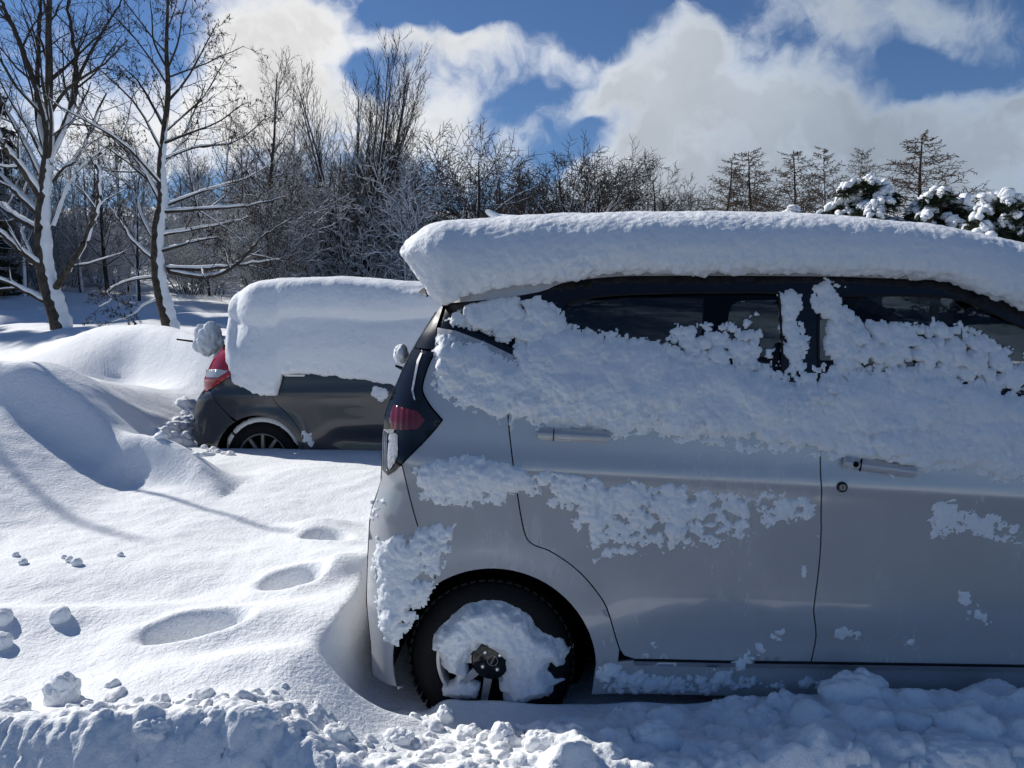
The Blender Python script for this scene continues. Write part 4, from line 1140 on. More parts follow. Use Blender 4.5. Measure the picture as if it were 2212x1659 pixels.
# ================================================================== the dark hatchback
hat = Car('dark_hatchback', CAR_O, CAR_YAW, CAR_F, CAR_N, .8475, [(-.5, 0), (-.5, 2)])
_sil = [(424, 1010), (419, 958), (416, 925), (416, 883), (424, 862), (440, 843), (438, 820), (444, 802), (455, 774), (476, 748), (500, 700), (520, 660), (535, 640)]
hat.sr_z = np.array(sorted([hat.onplane(px, py, .77) for px, py in _sil], key=lambda q: q[1]))
hat.R, hat.Rd, hat.s_front = .20, .10, 3.35
hat.tumble = lambda z: .035 * np.clip((.55 - z) / .4, 0, 1) ** 2 + .17 * np.clip((z - .92) / .58, 0, 1.3) ** 1.4
def _cr2(s, z):
    arch = np.sqrt(s ** 2 + (z - .30) ** 2)
    fl = .018 * np.exp(-((arch - .36) / .08) ** 2)
    a = .014 * np.exp(-((z - .80 - .03 * np.sin(s * 1.2)) / .05) ** 2)
    low = -.020 * np.exp(-((z - .47) / .08) ** 2) * sstep(.45, .7, s)
    return fl + a + low
hat.creases = [_cr2]
K2 = hat.SS
C5 = lambda x, y: (345.6 + x * .2865, 561.7 + y * .2865)
gap2 = K2(smooth_line([C5(*p) for p in [(905, 700), (892, 860), (868, 960), (850, 1010), (856, 1040), (872, 1075), (950, 1150), (1010, 1220), (1060, 1300), (1075, 1380), (1085, 1450)]], 3))
ac2, ar2 = (0.0, .305), .345
def arch2(a0, a1, n=24): return [(ac2[0] + ar2 * math.cos(math.radians(a0 + (a1 - a0) * k / n)), ac2[1] + ar2 * math.sin(math.radians(a0 + (a1 - a0) * k / n))) for k in range(n + 1)]
seam2 = K2(smooth_line([C5(*p) for p in [(380, 985), (410, 1040), (440, 1090), (510, 1165)]], 3))
lamp2_r = K2([C5(*p) for p in [(470, 655), (500, 700), (520, 800), (560, 862), (400, 965), (355, 988)]])
belt2 = [(gap2[0][0] - .42, 1.04), (gap2[0][0], 1.02), (1.0, .98), (2.2, .93)]
q2 = [(lamp2_r[0][0] + .02, 1.10), (gap2[0][0] - .25, 1.08), (gap2[0][0] - .0, 1.04)] + gap2[1:] + [(gap2[-1][0] - .012, .25)] + arch2(0, 118)[1:] + seam2[::-1] + lamp2_r[1:5][::-1]
hat.both('quarter_panel', q2, h=.03, mat=M['paint_dark'])
d2 = [(gap2[0][0], 1.04), (1.28, 1.0), (1.28, .25), (.60, .25), (gap2[-1][0] + .05, gap2[-1][1] - .005)] + gap2[::-1][:-1]
door2, _ = hat.both('rear_door', d2, h=.035, mat=M['paint_dark'])
hat.both('front_door', [(1.28, 1.0), (2.25, .94), (2.25, .25), (1.28, .25)], h=.05, mat=M['paint_dark'])
fa_c2 = (2.60, .305)
f2 = [(fa_c2[0] + .345 * math.cos(math.radians(a)), fa_c2[1] + .345 * math.sin(math.radians(a))) for a in range(175, 10, -8)]
hat.both('front_fender', [(2.25, .94), (2.9, .88), (3.25, .75), (3.3, .45), (3.05, .32)] + f2[::-1] + [(2.25, .28)], h=.05, mat=M['paint_dark'])
hat.both('sill', [(.348, .245), (2.25, .245), (2.25, .17), (.36, .17)], h=.04, mat=M['black_matt'], lift=.004)
bz = np.linspace(.22, seam2[0][1] + .005, 12)
hat.both('bumper_side', seam2 + arch2(118, 195)[1:] + [(-.36, .22)] + [(float(hat.s_rear(z)) + .002, float(z)) for z in bz], h=.03, mat=M['paint_dark'])
lz = np.linspace(lamp2_r[-1][1] - .01, lamp2_r[0][1], 12)
lout = lamp2_r + [(float(hat.s_rear(z)) + .002, float(z)) for z in lz]
lamp2 = hat.panel('tail_lamp', lout, h=.025, mat=M['red_bright'], lift=.008, skirt=.03)
hat.panel('tail_lamp', lout, h=.025, mat=M['red_bright'], lift=.008, skirt=.03, far=True)
hat.panel('clear_lens', K2([C5(*p) for p in [(352, 880), (352, 825), (440, 822), (515, 832), (505, 845), (440, 885)]]), h=.015, mat=M['clear_lens'], lift=.012, skirt=.006, parent=lamp2, gap=0)
zs = np.linspace(.22, .62, 8); hat.across('rear_bumper', [(float(hat.s_rear(z)), z) for z in zs], M['paint_dark'], 24, back=.08)
zs = np.linspace(.62, 1.02, 8); hat.across('tailgate', [(float(hat.s_rear(z)), z) for z in zs], M['paint_dark'], 24, back=.08)
zs = np.linspace(1.02, 1.45, 8); hat.across('rear_window', [(float(hat.s_rear(z)), z) for z in zs], M['black_gloss'], 24, back=.06)
top2 = [(float(hat.s_rear(1.45)), 1.45), (-.05, 1.50), (.6, 1.515), (1.2, 1.50), (1.55, 1.46)]
hat.across('roof', top2, M['paint_dark'], 20, crown=.04)
hat.across('windscreen', [(1.55, 1.46), (2.0, 1.20), (2.38, .95)], M['black_gloss'], 16, crown=.03)
hat.across('bonnet', [(2.36, .95), (2.8, .90), (3.2, .78), (3.34, .62)], M['paint_dark'], 16, crown=.03)
hat.across('front_bumper', [(3.34, .62), (3.35, .4), (3.28, .2)], M['paint_dark'], 16, back=-.06)
gl = [(float(hat.s_rear(1.1)) + .10, 1.09), (gap2[0][0], 1.045), (1.2, 1.005), (2.30, .95), (2.0, 1.19), (1.55, 1.44), (1.2, 1.475), (.6, 1.49), (0, 1.475), (-.25, 1.42)]
hat.both('side_glass', gl, h=.06, mat=M['black_gloss'], lift=-.008, gap=0)
hat.both('inner_shell', [(float(hat.s_rear(.25)) + .05, .24), (float(hat.s_rear(.6)) + .05, .6), (float(hat.s_rear(.9)) + .05, .95), (2.2, .93), (3.1, .7), (3.1, .24)], [[(p[0] * 1.02, p[1]) for p in arch2(-10, 190)], [(fa_c2[0] + .35 * math.cos(math.radians(a)), .305 + .35 * math.sin(math.radians(a))) for a in range(-10, 191, 8)]], h=.08, mat=M['cavity'], lift=-.02, skirt=0, gap=0)
for cx in (0.0, 2.60):
    for sg in (-1, 1):
        wl = MB(); y0 = -.815 if sg < 0 else .575
        wl.lathe([(.352, 0), (.352, .24)], 36, Matrix.Translation((cx, y0, .305)), math.radians(-25), math.radians(205))
        wl.lathe([(.001, .24 if sg < 0 else 0), (.352, .24 if sg < 0 else 0)], 36, Matrix.Translation((cx, y0, .305)))
        wl.build('wheel_well', M['cavity'], hat.root)
for cx in (0.0, 2.60):
    wheel(hat, cx, .300, .200, .185, .79, True, 10, M['alloy_dull']); wheel(hat, cx, .300, .200, .185, .79, False, 10, M['alloy_dull'])
hat.across('floor', [(-.35, .24), (3.2, .24)], M['cavity'], 4, wfn=lambda s, z: .58)
# handle showing under the snow
hp = hat.S(*C5(1020, 868))
MB().box((0, 0, 0), (.17, .03, .022)).build('door_handle', M['chrome'], door2, bevel=.009).location = (hp[0], -(float(hat.W(*hp)) + .012), hp[1])
MB().lathe([(.0005, .02), (.04, .012), (.062, -.002)], 24, None, math.pi, 2 * math.pi).build('handle_cup', M['cavity'], door2).location = (hp[0] + .0, -(float(hat.W(*hp)) - .001), hp[1] - .012)
# raised wiper
wa = hat.onplane(480, 742, .1); wb_ = hat.onplane(382, 733, .1)
MB().tube([(wa[0] + .1, -.1, wa[1] - .03), (wa[0] - .12, -.1, wa[1] - .0), (wb_[0], -.1, wb_[1])], [.010, .011, .008], 6).build('rear_wiper', M['black_matt'], hat.root)
tag(hat.root, 'dark grey hatchback with red tail lamp half buried in snow', 'car')
def hat_roof():
    low = np.array([hat.S(px, py, .06) for px, py in [(478, 760), (486, 790), (502, 828), (545, 848), (560, 852), (592, 852), (598, 830), (604, 810), (640, 806), (720, 812), (800, 822), (850, 832), (960, 838), (1150, 850), (1330, 860)]])
    for i in range(1, len(low)): low[i, 0] = max(low[i, 0], low[i - 1, 0] + .004)
    top = np.array([hat.onplane(px, py, .35) for px, py in [(478, 735), (483, 690), (498, 652), (525, 624), (570, 609), (640, 602), (760, 599), (900, 609), (1000, 622), (1200, 660), (1330, 700)]])
    lip = np.array([(-9, .30), (-.10, .32), (.35, .44), (.8, .50), (1.2, .56), (1.5, .62), (9, .7)])   # depth of the roof slab as a share of the height
    s_end = low[0, 0] - .0
    def prof(t, q):
        s = t
        zl = np.interp(s, low[:, 0], low[:, 1]); zt = np.interp(s, top[:, 0], top[:, 1])
        e = np.clip((s - s_end) / .30, 0, 1); rnd = math.sqrt(max(0, 1 - (1 - e) ** 2))
        h = zt - zl
        f = np.interp(s, lip[:, 0], lip[:, 1]); step = .030 * sstep(-.3, 1.6, s)
        wl = float(hat.W(max(s, -.35), zl)) + .045
        wu = float(hat.W(max(s, -.25), 1.42)) + .13
        zk = zt - h * .42 * (1 - .25 * sstep(.8, 1.5, s))                                    # underside of the roof slab's lip
        pts = [(wl - .09, zl + .03), (wl - .02, zl), (wl + .008, zl + h * .06), (wl + .006, zl + (zk - zl) * .45), (wu - .005 + .4 * (wl - wu), zl + (zk - zl) * .8), (wu - step, zk - .01), (wu - step * .6, zk + .012), (wu + .012, zk + h * .10), (wu - .005, zk + h * .22), (wu - .06, zt - h * .075), (wu - .16, zt - h * .02), (wu - .32, zt), (0, zt + .01), (-wu + .3, zt), (-wu + .08, zt - h * .06), (-wu, zt - h * .25), (-wl, zl + h * .3), (-wl, zl), (-wl + .1, zl)]
        pts = np.array(smooth_line(pts, 8))
        d = np.concatenate([[0], np.cumsum(np.linalg.norm(np.diff(pts, axis=0), axis=1))]); d /= d[-1]
        qq = np.where(q < .42, q / .42 * .40, .40 + (q - .42) / .58 * .60)
        w = np.interp(qq, d, pts[:, 0]); z = np.interp(qq, d, pts[:, 1])
        w = w * (.86 + .14 * rnd)
        zc = zl + h * .5; z = np.where(z > zc, zc + (z - zc) * (.62 + .38 * rnd), z)
        ew = np.clip(1 - (z - zl) / (h * .16), 0, 1) + .06
        return s - .03 * (1 - (w / wl) ** 2), w, z, ew
    st = np.concatenate([s_end + .30 * (1 - np.cos(np.linspace(0, math.pi / 2, 44))), np.arange(s_end + .308, 1.9, .012)])
    o = slab(hat, 'roof_snow', st, prof, '', 13, .020, 33, M['snow_slab'])
    tag(o, 'deep snow blanket draped over the dark hatchback roof and side windows', 'snow', 'snow stuck to the cars')
    # rear edge closes onto the tailgate
hat_roof()
side_snow(hat, 'door_snow', [([C5(*p) for p in [(1595, 1000), (1620, 955), (1680, 960), (1730, 985), (1720, 1050), (1650, 1060), (1605, 1050)]], .03, 0)], 14, 'small snow lump on the dark car door beside the white car', step=.008)
side_snow(hat, 'door_snow', [([C5(*p) for p in [(1060, 1330), (1075, 1280), (1130, 1290), (1160, 1340), (1165, 1410), (1120, 1400), (1085, 1365)]], .02, .1)], 15, 'snow splash behind the rear wheel arch of the dark car', step=.008)
wc = hat.onplane(556, 990, .8)
# snow lying on the tyre of the dark car
tw = []
for a in np.linspace(math.radians(12), math.radians(172), 40): tw.append((.302 * math.cos(a), -.745, .30 + .302 * math.sin(a)))
o = MB().tube(tw, np.interp(np.linspace(0, 1, 40), [0, .1, .9, 1], [.006, .030, .030, .006]) * (1 + .25 * perlin2(np.arange(40) * .7, np.zeros(40))), 10).build('tyre_snow', M['snow_clump'])
o.location = hat.loc; o.rotation_euler = (0, 0, -hat.yaw)
tag(o, 'rim of snow on the rear tyre of the dark hatchback', 'snow', 'snow stuck to the cars')
c = hat.onplane(450, 732, .1)
lump('wiper_snow', wpos(hat, c[0], .1, c[1]), .12, 8, 'angular snow chunk on the raised wiper of the dark hatchback', 'snow stuck to the cars', (.95, .6, 1.05), 5, amp=.36, freq=1.3)

# ================================================================== trees
class Wood:
    """limbs of one tree, collected by thickness"""
    def __init__(self, seed): self.r = np.random.default_rng(seed); self.L = []; self.tips = []
    def limb(self, P, R): self.L.append((np.asarray(P, float), np.asarray(R, float)))
    def grow(self, p, d, L, r, lev, c):
        rg = self.r
        n = max(3, int(c['seg'][lev]))
        P = [np.array(p, float)]; R = [r]; d = np.array(d, float); d /= np.linalg.norm(d)
        D = [d.copy()]
        r_end = r * c['taper'][lev]
        for k in range(n):
            d = d + rg.normal(0, c['gnarl'][lev], 3) + np.array([0, 0, c['up'][lev]]) / n
            d /= np.linalg.norm(d)
            P.append(P[-1] + d * L / n); R.append(r + (r_end - r) * (k + 1) / n); D.append(d.copy())
        self.limb(P, R)
        if lev + 1 >= c['levels']:
            self.tips.append(P[-1]); return
        self.side(P, R, D, L, lev, c)
    def side(self, P, R, D, L, lev, c, t0=None, nb=None):
        rg = self.r; n = len(P) - 1
        nb = nb if nb is not None else max(1, int(rg.normal(c['n'][lev], c['n'][lev] * .15)))
        t0 = c['t0'][lev] if t0 is None else t0
        az = rg.uniform(0, 6.28)
        for b in range(nb):
            t = t0 + (1 - t0) * (b + rg.uniform(0, 1)) / nb
            t = min(t, .995)
            i = int(t * n); f = t * n - i
            q = np.array(P[i]) + (np.array(P[i + 1]) - np.array(P[i])) * f
            dd = D[i]
            az += 2.4 + rg.normal(0, .5)
            ang = math.radians(rg.normal(c['ang'][lev], 8))
            ref = np.array([0, 0, 1.0]) if abs(dd[2]) < .9 else np.array([1.0, 0, 0])
            A = np.cross(dd, ref); A /= np.linalg.norm(A); B = np.cross(dd, A)
            nd = dd * math.cos(ang) + (A * math.cos(az) + B * math.sin(az)) * math.sin(ang)
            if c.get('flat'): nd[2] = nd[2] * (1 - c['flat']) + c.get('flatz', 0)
            ll = L * c['len'][lev] * (1 - c['short'][lev] * t) * rg.uniform(.7, 1.2)
            rr = max(c['rmin'], (R[i] + (R[i + 1] - R[i]) * f) * c['rad'][lev])
            self.grow(q, nd, ll, rr, lev + 1, c)
    def meshes(self, trunk_r, snow_min=.006, snow_k=1.0, lean=(.66, -.10, .75), snow=True, zfade=None):
        """trunk, crown and snow meshes"""
        big = [(p, r) for p, r in self.L if r[0] >= trunk_r]; mid = [(p, r) for p, r in self.L if trunk_r > r[0] >= .012]; thin = [(p, r) for p, r in self.L if r[0] < .012 and r[0] < trunk_r]
        out = {}
        out['trunk'] = tube_np(big, 10)
        V1, F1 = tube_np(mid, 5); V2, F2 = tube_np(thin, 3)
        out['crown'] = (np.concatenate([V1, V2]), np.concatenate([F1, F2 + len(V1)]))
        if snow:
            sn = []
            for p, r in self.L:
                if r[0] < snow_min: continue
                T = np.gradient(p, axis=0); T /= np.linalg.norm(T, axis=1)[:, None] + 1e-9
                up = np.array(lean); o = up[None, :] - (T @ up)[:, None] * T
                m = np.linalg.norm(o, axis=1)[:, None]; o = o / (m + 1e-6)
                amt = np.clip(m[:, 0] * 1.25, .3, 1) * snow_k
                if zfade is not None:
                    zf = 1 - sstep(zfade[0], zfade[1], p[:, 2])
                    if zf.max() < .12 + .25 * (r[0] < .02): continue
                    amt = amt * zf; r = r * (.25 + .75 * zf)
                vs = 1 + .35 * perlin2(np.arange(len(p)) * .9 + p[0, 0] * 9, p[:, 2] * 3)
                rs = (r * .74 + np.minimum(.008, r * .4) * amt) * vs
                off = (r * .48 + np.minimum(.012, r * .6 + .001) * amt)
                rs[-1] *= .2; rs[0] *= .8
                sn.append((p + o * off[:, None], rs))
            bigs = [q for q in sn if q[1].max() > .03]; sm = [q for q in sn if q[1].max() <= .03]
            A = tube_np(bigs, 8); B = tube_np(sm, 4)
            out['snow'] = (np.concatenate([A[0], B[0]]), np.concatenate([A[1], B[1] + len(A[0])]))
        return out
def tree_object(name, W, base, label, cat, group, trunk_r, bark, twig, rz=0, scale=1, **k):
    ms = W.meshes(trunk_r, **k)
    root = empty(name, base, rz); root.scale = (scale,) * 3
    b = np.zeros(3)
    for part, m in (('trunk', bark), ('crown', twig), ('snow', M['snow_bough'])):
        if part in ms and len(ms[part][1]):
            obj({'snow': 'branch_snow'}.get(part, part), mesh_np(part, ms[part][0], ms[part][1]), root, m)
    tag(root, label, cat, group)
    return root
def pl(px_pts, y, dy=0.0):
    """a limb traced at its own depth: starts at depth y and leans dy metres away by its end"""
    n = len(px_pts)
    return [at(p[0], p[1], y + dy * i / max(1, n - 1)) for i, p in enumerate(px_pts)]
C1 = lambda x, y: (x * .4427, y * .4427)
def traced_tree(name, seed, y, trunk, r0, r1, limbs, stems, cfg, label, leaves=0, snow_k=1.0, trunk_r=.05):
    W = Wood(seed); rg = W.r
    base = at(*C1(*trunk[0]), y); base[2] = float(H(base[0], base[1])) - .15
    P = np.array(smooth_line([at(*C1(*p), y) for p in trunk], 6)); P[0] = base
    R = np.interp(np.linspace(0, 1, len(P)), [0, .06, .5, 1], [r0 * 1.15, r0, (r0 + r1) / 2, r1])
    W.limb(P - base, R)
    def sub(Q, R, lev, n, t0):
        D = np.gradient(Q, axis=0); D /= np.linalg.norm(D, axis=1)[:, None] + 1e-9
        L = np.linalg.norm(np.diff(Q, axis=0), axis=1).sum()
        W.side(list(Q), list(R), list(D), L, lev, cfg, t0, n)
    for (pts, ra, rb, dy, n) in limbs + stems:
        Q = np.array(smooth_line(pl([C1(*p) for p in pts], y, dy), 6)) - base
        # start on the trunk
        ra, rb = ra * .78, rb * .72
        R_ = np.linspace(ra, rb, len(Q))
        Q = Q + .25 * ra * rg.normal(size=Q.shape) * np.linspace(0, 1, len(Q))[:, None]
        W.limb(Q, R_)
        sub(Q, R_, 0, n, .25)
    sub((P - base), R, 0, cfg['ntrunk'], .45)
    t = tree_object(name, W, tuple(base), label, 'tree', 'trees at the edge of the wood', trunk_r, M['bark'], M['twig'], snow_k=snow_k, snow_min=.010, zfade=(2.6, 4.8))
    if leaves:
        tips = np.array([p[-1] for p, r in W.L if r[0] < .012] + [p[len(p) // 2] for p, r in W.L if r[0] < .012])
        pick = tips[rg.integers(0, len(tips), leaves)]
        V, F = [], []
        for q in pick:
            a = rg.uniform(0, 6.28); s = rg.uniform(.018, .034); e = np.array([math.cos(a), math.sin(a), 0]) * s * .38; dn = np.array([rg.normal(0, .25), rg.normal(0, .25), -1]) * s * 1.6
            b = len(V); V += [q, q + dn * .4 + e, q + dn, q + dn * .4 - e]; F.append((b, b + 1, b + 2, b + 3))
        l = obj('dead_leaves', mesh_np('dead_leaves', np.array(V), np.array(F)), t, M['leaf_dead']); l['kind'] = 'stuff'
    return t
cfgA = dict(levels=4, seg=[7, 6, 5, 4], gnarl=[.10, .11, .12, .12], up=[.30, .35, .30, .2], taper=[.35, .3, .4, .5], n=[9, 7, 6, 0], t0=[.22, .15, .15, .2], ang=[42, 42, 40, 40], len=[.44, .52, .52, .5], short=[.45, .4, .3, .3], rad=[.45, .50, .55, .6], rmin=.0038, ntrunk=12)
traced_tree('broadleaf_tree', 1, 12.0, [(300, 1600), (262, 1480), (232, 1380), (210, 1260), (205, 1130), (208, 1010), (215, 900), (228, 800), (238, 690), (236, 560), (240, 350), (236, 150), (240, 0), (236, -160)], .135, .028,
    [([(205, 1130), (80, 1060), (0, 1000), (-120, 960)], .07, .03, .8, 6), ([(222, 1310), (100, 1225), (0, 1130), (-130, 1050)], .075, .03, -.8, 6), ([(240, 1480), (120, 1420), (0, 1362), (-150, 1330)], .06, .03, -.4, 5),
     ([(205, 1060), (100, 960), (0, 860), (-100, 760)], .075, .03, .6, 6), ([(212, 980), (130, 850), (50, 750), (0, 680), (-60, 500)], .08, .03, -.5, 6),
     ([(250, 1430), (300, 1365), (345, 1290), (420, 1160), (470, 1020), (480, 920), (470, 800)], .075, .022, -.6, 4), ([(470, 1020), (520, 975), (620, 920)], .022, .008, .1, 3), ([(255, 1100), (330, 905), (400, 810), (540, 700)], .05, .014, .4, 5), ([(265, 880), (300, 830), (365, 790)], .035, .02, -.2, 1),
     ([(225, 1400), (170, 1290), (110, 1150), (110, 1110)], .045, .02, .5, 3)],
    [([(235, 780), (300, 650), (350, 520), (372, 400), (366, 250), (340, 80), (330, -120)], .075, .022, .4, 9), ([(230, 640), (190, 480), (110, 250), (50, 110), (0, 0), (-60, -120)], .07, .022, -.5, 9), ([(225, 760), (180, 560), (186, 350), (192, 100), (200, -120)], .065, .022, .7, 9),
     ([(372, 400), (440, 260), (520, 120), (600, 0)], .035, .015, .5, 6), ([(240, 560), (330, 430), (480, 330), (620, 200)], .04, .012, -.4, 6), ([(215, 900), (120, 700), (40, 560), (0, 470), (-80, 350)], .05, .02, .6, 7)],
    cfgA, 'big bare tree with many snow-loaded limbs at the far left', trunk_r=.055)
cfgB = dict(cfgA); cfgB.update(up=[.12, .15, .1, .05], n=[9, 7, 6, 0], len=[.46, .52, .5, .5])
traced_tree('leaning_tree', 2, 12.8, [(835, 1615), (805, 1510), (778, 1400), (762, 1250), (770, 1100), (788, 1000), (786, 900), (784, 800), (800, 650), (820, 450), (812, 250), (816, 100), (820, -60)], .112, .016,
    [([(815, 1310), (1000, 1312), (1200, 1290), (1380, 1268)], .055, .012, -.5, 6), ([(825, 1325), (1000, 1352), (1130, 1310), (1220, 1220), (1300, 1140), (1430, 1060)], .055, .010, -1.0, 7), ([(790, 1225), (950, 1180), (1070, 1158)], .04, .012, -.3, 4), ([(780, 1145), (1000, 1110), (1230, 1055)], .045, .010, .5, 6),
     ([(790, 1035), (1000, 1020), (1230, 1000), (1400, 960)], .045, .010, -.6, 7), ([(790, 1010), (1000, 930), (1200, 870), (1340, 785)], .04, .008, .6, 7), ([(760, 1275), (640, 1170), (595, 1095), (520, 990)], .04, .008, -.4, 5), ([(770, 1210), (690, 1060), (640, 920), (500, 820)], .04, .008, .4, 6),
     ([(765, 1352), (630, 1370), (525, 1420), (540, 1460), (480, 1500)], .030, .010, -.5, 5), ([(775, 1460), (700, 1490), (640, 1540), (540, 1570)], .028, .008, -.7, 5), ([(786, 1000), (700, 830), (620, 740), (400, 545)], .045, .008, -.3, 7)],
    [([(795, 700), (900, 660), (1050, 600), (1200, 500)], .035, .008, -.5, 8), ([(800, 620), (720, 470), (660, 380), (590, 320)], .035, .008, .4, 8), ([(815, 500), (900, 400), (980, 260), (1060, 110)], .030, .008, .4, 8), ([(790, 780), (950, 720), (1150, 690), (1300, 570)], .035, .008, .7, 8), ([(812, 350), (870, 200), (890, 60), (940, -60)], .025, .006, -.3, 7), ([(812, 330), (750, 200), (740, 60), (720, -60)], .025, .006, .3, 7)],
    cfgB, 'leaning bare tree with dead leaves and snow-topped limbs', leaves=2600)
# --- kinds grown by rule; each mesh set is shared by its copies
def cfg(**k):
    c = dict(levels=4, seg=[8, 6, 4, 3], gnarl=[.05, .07, .09, .1], up=[.1, .5, .4, .2], taper=[.15, .2, .3, .5], n=[14, 6, 4, 0], t0=[.2, .2, .2, .2], ang=[40, 38, 38, 40], len=[.5, .5, .5, .5], short=[.6, .4, .3, .3], rad=[.4, .45, .5, .6], rmin=.004, ntrunk=0)
    c.update(k); return c
def grow_kind(seed, h, r, c, stems=1, spread=0.0, **k):
    W = Wood(seed)
    for s in range(stems):
        a = W.r.uniform(0, 6.28); d = np.array([math.cos(a) * spread, math.sin(a) * spread, 1.0])
        W.grow(np.array([math.cos(a) * .12 * (stems > 1), math.sin(a) * .12 * (stems > 1), -.3]), d, h * W.r.uniform(.85, 1.05), r, 0, c)
    return W
PH = {}
def make_kind(name, W, trunk_r, bark, twig, **k):
    PH[name + str(len(PH))] = 0
    make_kind.h = max(float(p[:, 2].max()) for p, r in W.L)
    return tree_object(name, W, (0, 0, 0), 'x', 'tree', None, trunk_r, bark, twig, **k)
protos = {}
vase = cfg(n=[24, 8, 4, 0], up=[.10, .9, .6, .4], ang=[30, 26, 28, 30], len=[.36, .46, .5, .5], t0=[.10, .15, .2, .2], gnarl=[.03, .05, .08, .1], rmin=.006)
protos['vase'] = make_kind('vase_tree', grow_kind(31, 7.6, .075, vase, 11, .22), .04, M['bark_far'], M['twig'], snow_min=.016, snow_k=.4)
tall = cfg(n=[30, 8, 5, 0], up=[.05, .5, .4, .2], ang=[46, 38, 36, 36], len=[.33, .5, .5, .5], t0=[.22, .15, .2, .2], rmin=.0075)
for i in range(4):
    protos['tall%d' % i] = make_kind('bare_tree', grow_kind(40 + i, 10, .13, tall, 1), .05, M['bark_far'], M['twig'], snow_min=.0085, snow_k=1.1)
bush = cfg(n=[10, 7, 5, 0], up=[.05, .25, .1, .0], ang=[46, 42, 40, 40], len=[.55, .5, .5, .5], t0=[.15, .15, .2, .2], rmin=.006, gnarl=[.14, .12, .12, .12])
for i in range(2):
    protos['bush%d' % i] = make_kind('bare_bush', grow_kind(60 + i, 3.4, .020, bush, 8, .38), .015, M['bark_far'], M['twig'], snow_min=.0058, snow_k=1.7)
rnd = cfg(n=[14, 10, 7, 0], up=[.05, .30, .2, .0], ang=[55, 48, 44, 40], len=[.66, .55, .5, .5], t0=[.28, .2, .2, .2], gnarl=[.09, .11, .13, .12], rmin=.014)
for i in range(3):
    protos['round%d' % i] = make_kind('spreading_tree', grow_kind(70 + i, 8.5, .20, rnd, 3, .50), .06, M['bark_far'], M['twig'], snow_min=.024, snow_k=1.5)
larch = cfg(n=[56, 13, 4, 0], up=[.0, .55, -.2, -.2], ang=[86, 50, 50, 40], len=[.40, .36, .36, .5], t0=[.18, .15, .2, .2], short=[.84, .5, .3, .3], gnarl=[.02, .06, .10, .1], rad=[.42, .5, .6, .6], rmin=.021, taper=[.12, .25, .4, .5])
for i in range(2):
    protos['larch%d' % i] = make_kind('larch_tree', grow_kind(80 + i, 14, .17, larch, 1), .07, M['bark_far'], M['twig_warm'], snow_min=.05, snow_k=.25)
used = {}; KH = {}
def plant(kind, x, y, scale, label, group, rz=None, name=None, z=None, sxy=1.0):
    p = protos[kind]
    if used.get(kind) is None: o = p; used[kind] = True
    else: o = copy_tree(p)
    o.location = (x, y, float(H(x, y)) - .05 if z is None else z)
    o.rotation_euler = (0, 0, (x * 7.3 + y * 3.1) % 6.28 if rz is None else rz)
    o.scale = (scale * sxy, scale * sxy, scale)
    o['label'] = label; o['category'] = 'tree'
    if group: o['group'] = group
    return o
def plant_px(kind, px, py_top, y, h, label, group, **k):
    """tree whose top stands at a given height of the picture, y metres away; h is the height of the kind"""
    t = at(px, py_top, y); z0 = float(H(t[0], y)) - .05
    h = max(v.co.z for c in protos[kind].children if c.name.startswith('crown') for v in c.data.vertices) if kind not in KH else KH[kind]
    KH[kind] = h
    return plant(kind, t[0], y, (t[2] - z0) / h, label, group, **k)
plant_px('vase', 762, 66, 21, 8.6, 'tall vase-shaped bare tree with many upright stems', None, rz=.4)
grp = 'bare trees of the wood behind'
wl = 'slim bare tree standing in the snowy wood behind'
rg = np.random.default_rng(9)
k = 0
for (px, top, y) in [(560, 110, 19), (625, 190, 24), (690, 260, 26), (860, 285, 30), (905, 330, 33), (30, 215, 22), (215, 260, 24), (285, 330, 21), (440, 250, 25), (470, 180, 30), (520, 280, 22), (160, 300, 27), (240, 220, 34), (340, 280, 32), (20, 280, 30), (80, 300, 35), (600, 300, 32), (660, 330, 36), (740, 300, 34), (820, 330, 36), (400, 330, 38), (300, 300, 40), (180, 330, 42), (120, 310, 45), (500, 320, 44), (560, 330, 46), (50, 330, 48), (700, 340, 44), (780, 340, 42), (-80, 150, 20), (-160, 200, 26), (-60, 260, 33), (-250, 250, 30)] + [(rg.uniform(-200, 860), rg.uniform(290, 360), rg.uniform(28, 58)) for _ in range(26)]:
    plant_px('tall%d' % (k % 4), px, top + 6 * math.sin(k), y, 10.3, wl, grp, sxy=1.0 + .25 * (y > 30)); k += 1
bl = 'low snow-dusted bush of bare twigs at the wood edge'
for j in range(46):
    px = rg.uniform(560, 890) if j % 3 and j < 34 else rg.uniform(-50, 560); y = rg.uniform(17, 27); 
    if px < 500: y = rg.uniform(24, 40)
    t = at(px, 600, y)
    plant('bush%d' % (j % 2), t[0], y, rg.uniform(.75, 1.25), bl, 'bushes at the wood edge')
rl = ['broad bare tree with snow on its boughs, left of the round-topped one', 'round-topped bare tree with dark dense twigs above the car roof', 'wide bare tree with thin twigs left of the larches']
for i, (px, top, y, kd, s) in enumerate([(1010, 262, 22, 'round0', 1.0), (1165, 270, 24, 'round1', 1.1), (1330, 312, 27, 'round2', 1.05)]):
    plant_px(kd, px, top, y, 9.2, rl[i], 'spreading trees beyond the cars', sxy=s)
plant_px('round0', 1420, 322, 29, 9.2, 'bare tree with upswept twigs nearest the paired larches', 'spreading trees beyond the cars', rz=2.0)
plant_px('round2', 1245, 318, 27, 9.2, 'half-hidden bare tree between two spreading trees', 'spreading trees beyond the cars', rz=4.0)
plant_px('round1', 935, 370, 23, 9.2, 'low bare tree in front of the wood beside the aerial', 'spreading trees beyond the cars', rz=1.0)
